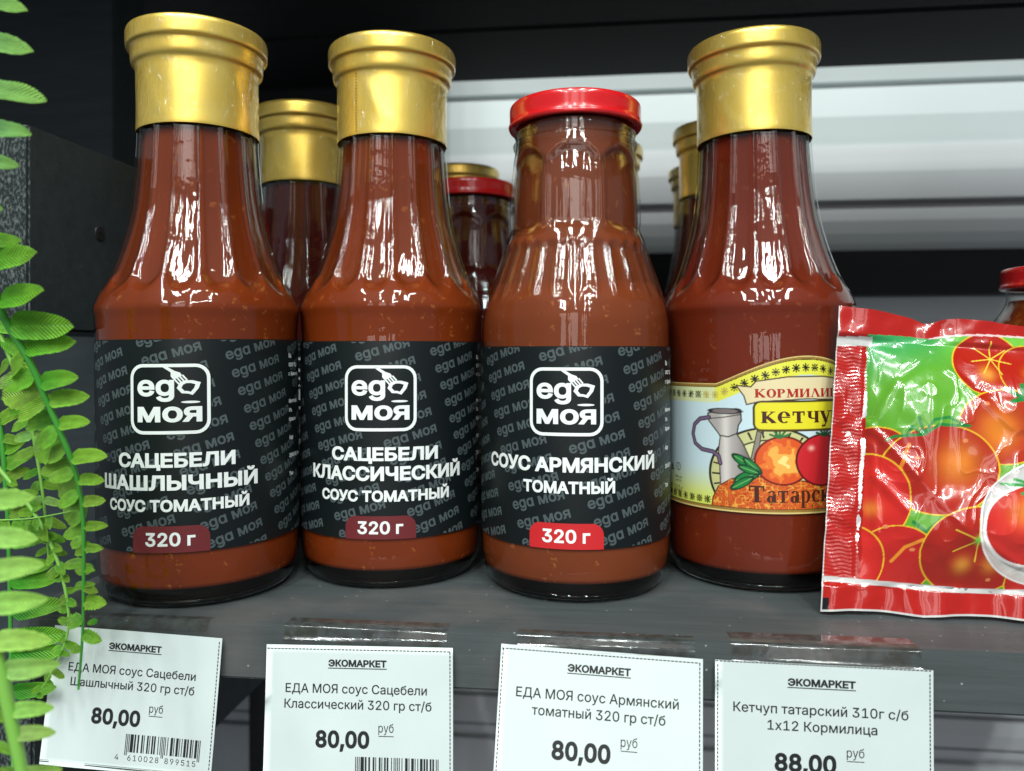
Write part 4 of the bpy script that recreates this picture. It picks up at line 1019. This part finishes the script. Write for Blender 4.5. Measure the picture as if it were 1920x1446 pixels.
def frond(pts, Y0, Y1, w0, w1, m):
    """stem tube through photo points; returns stem object and sampler"""
    pp = [P(x, y, Y0+(Y1-Y0)*i/(len(pts)-1)) for i, (x, y) in enumerate(pts)]
    # catmull-rom resample
    out = []
    for i in range(len(pp)-1):
        a, b, c, d = pp[max(0, i-1)], pp[i], pp[i+1], pp[min(len(pp)-1, i+2)]
        for s in range(8):
            t = s/8; out.append(.5*((2*b)+(-a+c)*t+(2*a-5*b+4*c-d)*t*t+(-a+3*b-3*c+d)*t**3))
    out.append(pp[-1]); n = len(out); v, f = [], []
    for i, q in enumerate(out):
        tan = (out[min(n-1, i+1)]-out[max(0, i-1)]).normalized(); sx = tan.cross(Vector((0, 1, 0))).normalized(); sy = tan.cross(sx)
        r = (w0+(w1-w0)*i/(n-1))/2
        for k in range(8):
            a = k*math.pi/4; v.append(tuple(q+sx*r*math.cos(a)+sy*r*math.sin(a)-fern_base))
        if i:
            for k in range(8): f.append(((i-1)*8+k, (i-1)*8+(k+1) % 8, i*8+(k+1) % 8, i*8+k))
    f.append(tuple(range(8))); f.append(tuple((n-1)*8+k for k in range(8))[::-1])
    return mesh_ob("frond_stem", v, f, m, fern), out
def leaflet(st_ob, base, dirv, L, wscale, col, rough=False, tilt=None):
    me = random.choice(LR if rough else LM); o = bpy.data.objects.new("leaflet", me); COL.objects.link(o); o.parent = st_ob
    d = dirv.normalized(); nrm_ = Vector((random.uniform(-.25, .25), -1, random.uniform(.0, .5)))
    if tilt: nrm_ = Vector(tilt)
    y = nrm_.cross(d).normalized(); z = d.cross(y)
    M = Matrix((d*L*S, y*L*wscale*S, z*L*S)).transposed().to_4x4(); M.translation = (base-fern_base)*S
    o.matrix_basis = M
    c = [max(0, q*random.uniform(.82, 1.15)) for q in col]; o.color = (*c, 1)
    return o
Rt = Vector((1, 0, 0)); Up = Vector((0, 0, 1))
def at_row(out, py):
    best = min(out, key=lambda q: abs(project(np.array(q))[1]-py)); return best
BR, YG, DK, PL = (.10, .36, .025), (.20, .46, .045), (.045, .24, .015), (.34, .62, .14)
def mmpx(q): return -float(((np.array(q)-np.array(EYE))@np.array(ROT))[2])/FPX
# main drooping frond
s1, o1 = frond([(-40, 380), (-25, 500), (0, 575), (17, 612), (58, 682), (88, 752), (123, 834), (143, 892), (155, 962), (157, 1068), (155, 1185), (147, 1293)], 168, 196, 2.4, .6, M_stem)
rt = [(455, 62, 5), (500, 98, 8), (562, 98, 12), (608, 108, 3), (650, 85, 6), (708, 72, 3), (752, 68, 4), (795, 56, 4), (850, 62, 2), (897, 48, 1), (942, 44, 2), (983, 38, 0), (1018, 34, -1), (1060, 20, 0), (1098, 20, 5), (1132, 18, 10)]
for py, ln, up in rt:
    q = at_row(o1, py+4); a = math.radians(up*1.3+random.uniform(-3, 4))
    leaflet(s1, q, Rt*math.cos(a)+Up*math.sin(a)+Vector((0, random.uniform(-.3, .2), 0)), 1.15*ln*mmpx(q), 1.15, YG if py > 740 else BR)
lt = [(660, 78, -30), (700, 88, -20), (752, 80, -28), (800, 78, -30), (845, 74, -22), (882, 66, -18), (920, 62, -28), (965, 60, -26), (1010, 50, -15), (1050, 44, -10), (1100, 36, -15), (1150, 24, -20)]
for py, ln, up in lt:
    q = at_row(o1, py); a = math.radians(180-up+random.uniform(-6, 6))
    leaflet(s1, q, Rt*math.cos(a)+Up*math.sin(a)+Vector((0, random.uniform(-.1, .4), 0)), ln*mmpx(q), 1.15, YG)
for py, ln, sgn in [(1090, 30, 1), (1120, 44, 1), (1158, 40, -1), (1182, 40, 1), (1215, 26, -1)]:
    q = at_row(o1, py); a = math.radians(random.uniform(-40, -5)); leaflet(s1, q, Rt*sgn*math.cos(a)+Up*math.sin(a), ln*mmpx(q), 1.0, YG, True)
# second frond with small ruffled leaflets
s2, o2 = frond([(-30, 850), (0, 881), (64, 962), (105, 1044), (126, 1126), (126, 1190), (100, 1255), (70, 1302)], 198, 203, 1.5, .35, M_stem2)
for k in range(34):
    py = 890+k*12.5; q = at_row(o2, py); sg = 1 if k % 2 else -1; a = math.radians(random.uniform(-55, 10))
    leaflet(s2, q, Rt*sg*math.cos(a)+Up*math.sin(a)+Vector((0, random.uniform(-.4, .2), 0)), random.uniform(24, 44)*mmpx(q)*(1-.012*k), 1.0, YG, True)
s3, o3 = frond([(-20, 976), (60, 972), (143, 957)], 195, 197, .5, .25, M_stem2)
for k in range(5):
    q = o3[3+k*2]; a = math.radians(random.uniform(-120, -40)); leaflet(s3, q, Rt*math.cos(a)+Up*math.sin(a), random.uniform(22, 40)*mmpx(q), 1.0, YG, True)
# broad leaves of the left cluster behind the main stem
for py, ln, up in lt:
    q = at_row(o1, py+18); q = q+Vector((-ln*.55*mmpx(q), 9, -2)); a = math.radians(180-up+random.uniform(-25, 25))
    leaflet(s1, q, Rt*math.cos(a)+Up*math.sin(a)+Vector((0, random.uniform(-.2, .4), 0)), ln*1.0*mmpx(q), 1.25, YG if random.random() < .6 else BR, random.random() < .5)
s3b, o3b = frond([(-20, 760), (0, 800), (10, 900), (16, 1000), (20, 1200), (24, 1440)], 206, 208, 1.8, .9, M_stem)
for k, (py, x0, ln) in enumerate([(1045, 28, 70), (1085, 30, 82), (1135, 40, 80), (1180, 48, 74), (1225, 50, 66), (1275, 45, 54), (1000, 22, 60)]):
    q = at_row(o3b, py+10); a = math.radians(8); leaflet(s3b, q, Rt*math.cos(a)+Up*math.sin(a), (ln+x0-14)*mmpx(q), .95, DK)
for k in range(9):
    q = at_row(o3b, 790+k*26); a = math.radians(random.uniform(-25, 40)); leaflet(s3b, q, Rt*math.cos(a)+Up*math.sin(a), random.uniform(40, 66)*mmpx(q), 1.2, YG)
# near pale leaves at the lower left
s6, o6 = frond([(-30, 560), (10, 650), (50, 760), (72, 870), (84, 960), (92, 1060)], 200, 204, 1.5, .6, M_stem2)
for k in range(15):
    for sg in (-1, 1):
        q = at_row(o6, 610+k*30); a = math.radians(random.uniform(-38, -8))
        leaflet(s6, q, Rt*sg*math.cos(a)+Up*math.sin(a)+Vector((0, random.uniform(-.2, .3), 0)), random.uniform(50, 66)*mmpx(q)*(1-.03*k), 1.15, (YG, BR, YG, PL)[k % 4])
s4, o4 = frond([(-60, 820), (-52, 930), (-42, 1060), (-25, 1170), (0, 1255), (23, 1360), (46, 1470)], 138, 143, 3.4, 2.4, M_stem2)
for py, tip in [(938, 58), (1003, 64), (1066, 76), (1130, 82), (1190, 90), (1246, 106), (1325, 96), (1374, 100), (1436, 112)]:
    q = at_row(o4, py+8); qx = float(project(np.array(q))[0]); a = math.radians(random.uniform(2, 9))
    leaflet(s4, q, Rt*math.cos(a)+Up*math.sin(a), (tip-qx)*mmpx(q)*1.06, .92, PL)
for py, ln in [(1290, 60), (1340, 62), (1400, 60), (1450, 50)]:
    q = at_row(o4, py); leaflet(s4, q, -Rt+Up*.1, ln*mmpx(q), .9, YG)
# top leaves
s5, o5 = frond([(-52, -80), (-50, 60), (-52, 200), (-58, 330), (-66, 450)], 150, 154, 3, 2, M_stem)
for py, tip, ws in [(-40, 40, 1), (20, 52, 1.1), (90, 62, 1.1), (172, 88, 1.0), (250, 62, 1.05), (302, 36, 1.0), (385, 8, 1)]:
    q = at_row(o5, py-10); qx = float(project(np.array(q))[0]); a = math.radians(-8)
    leaflet(s5, q, Rt*math.cos(a)+Up*math.sin(a), (tip-qx)*mmpx(q), ws*.88, (.16, .40, .12))
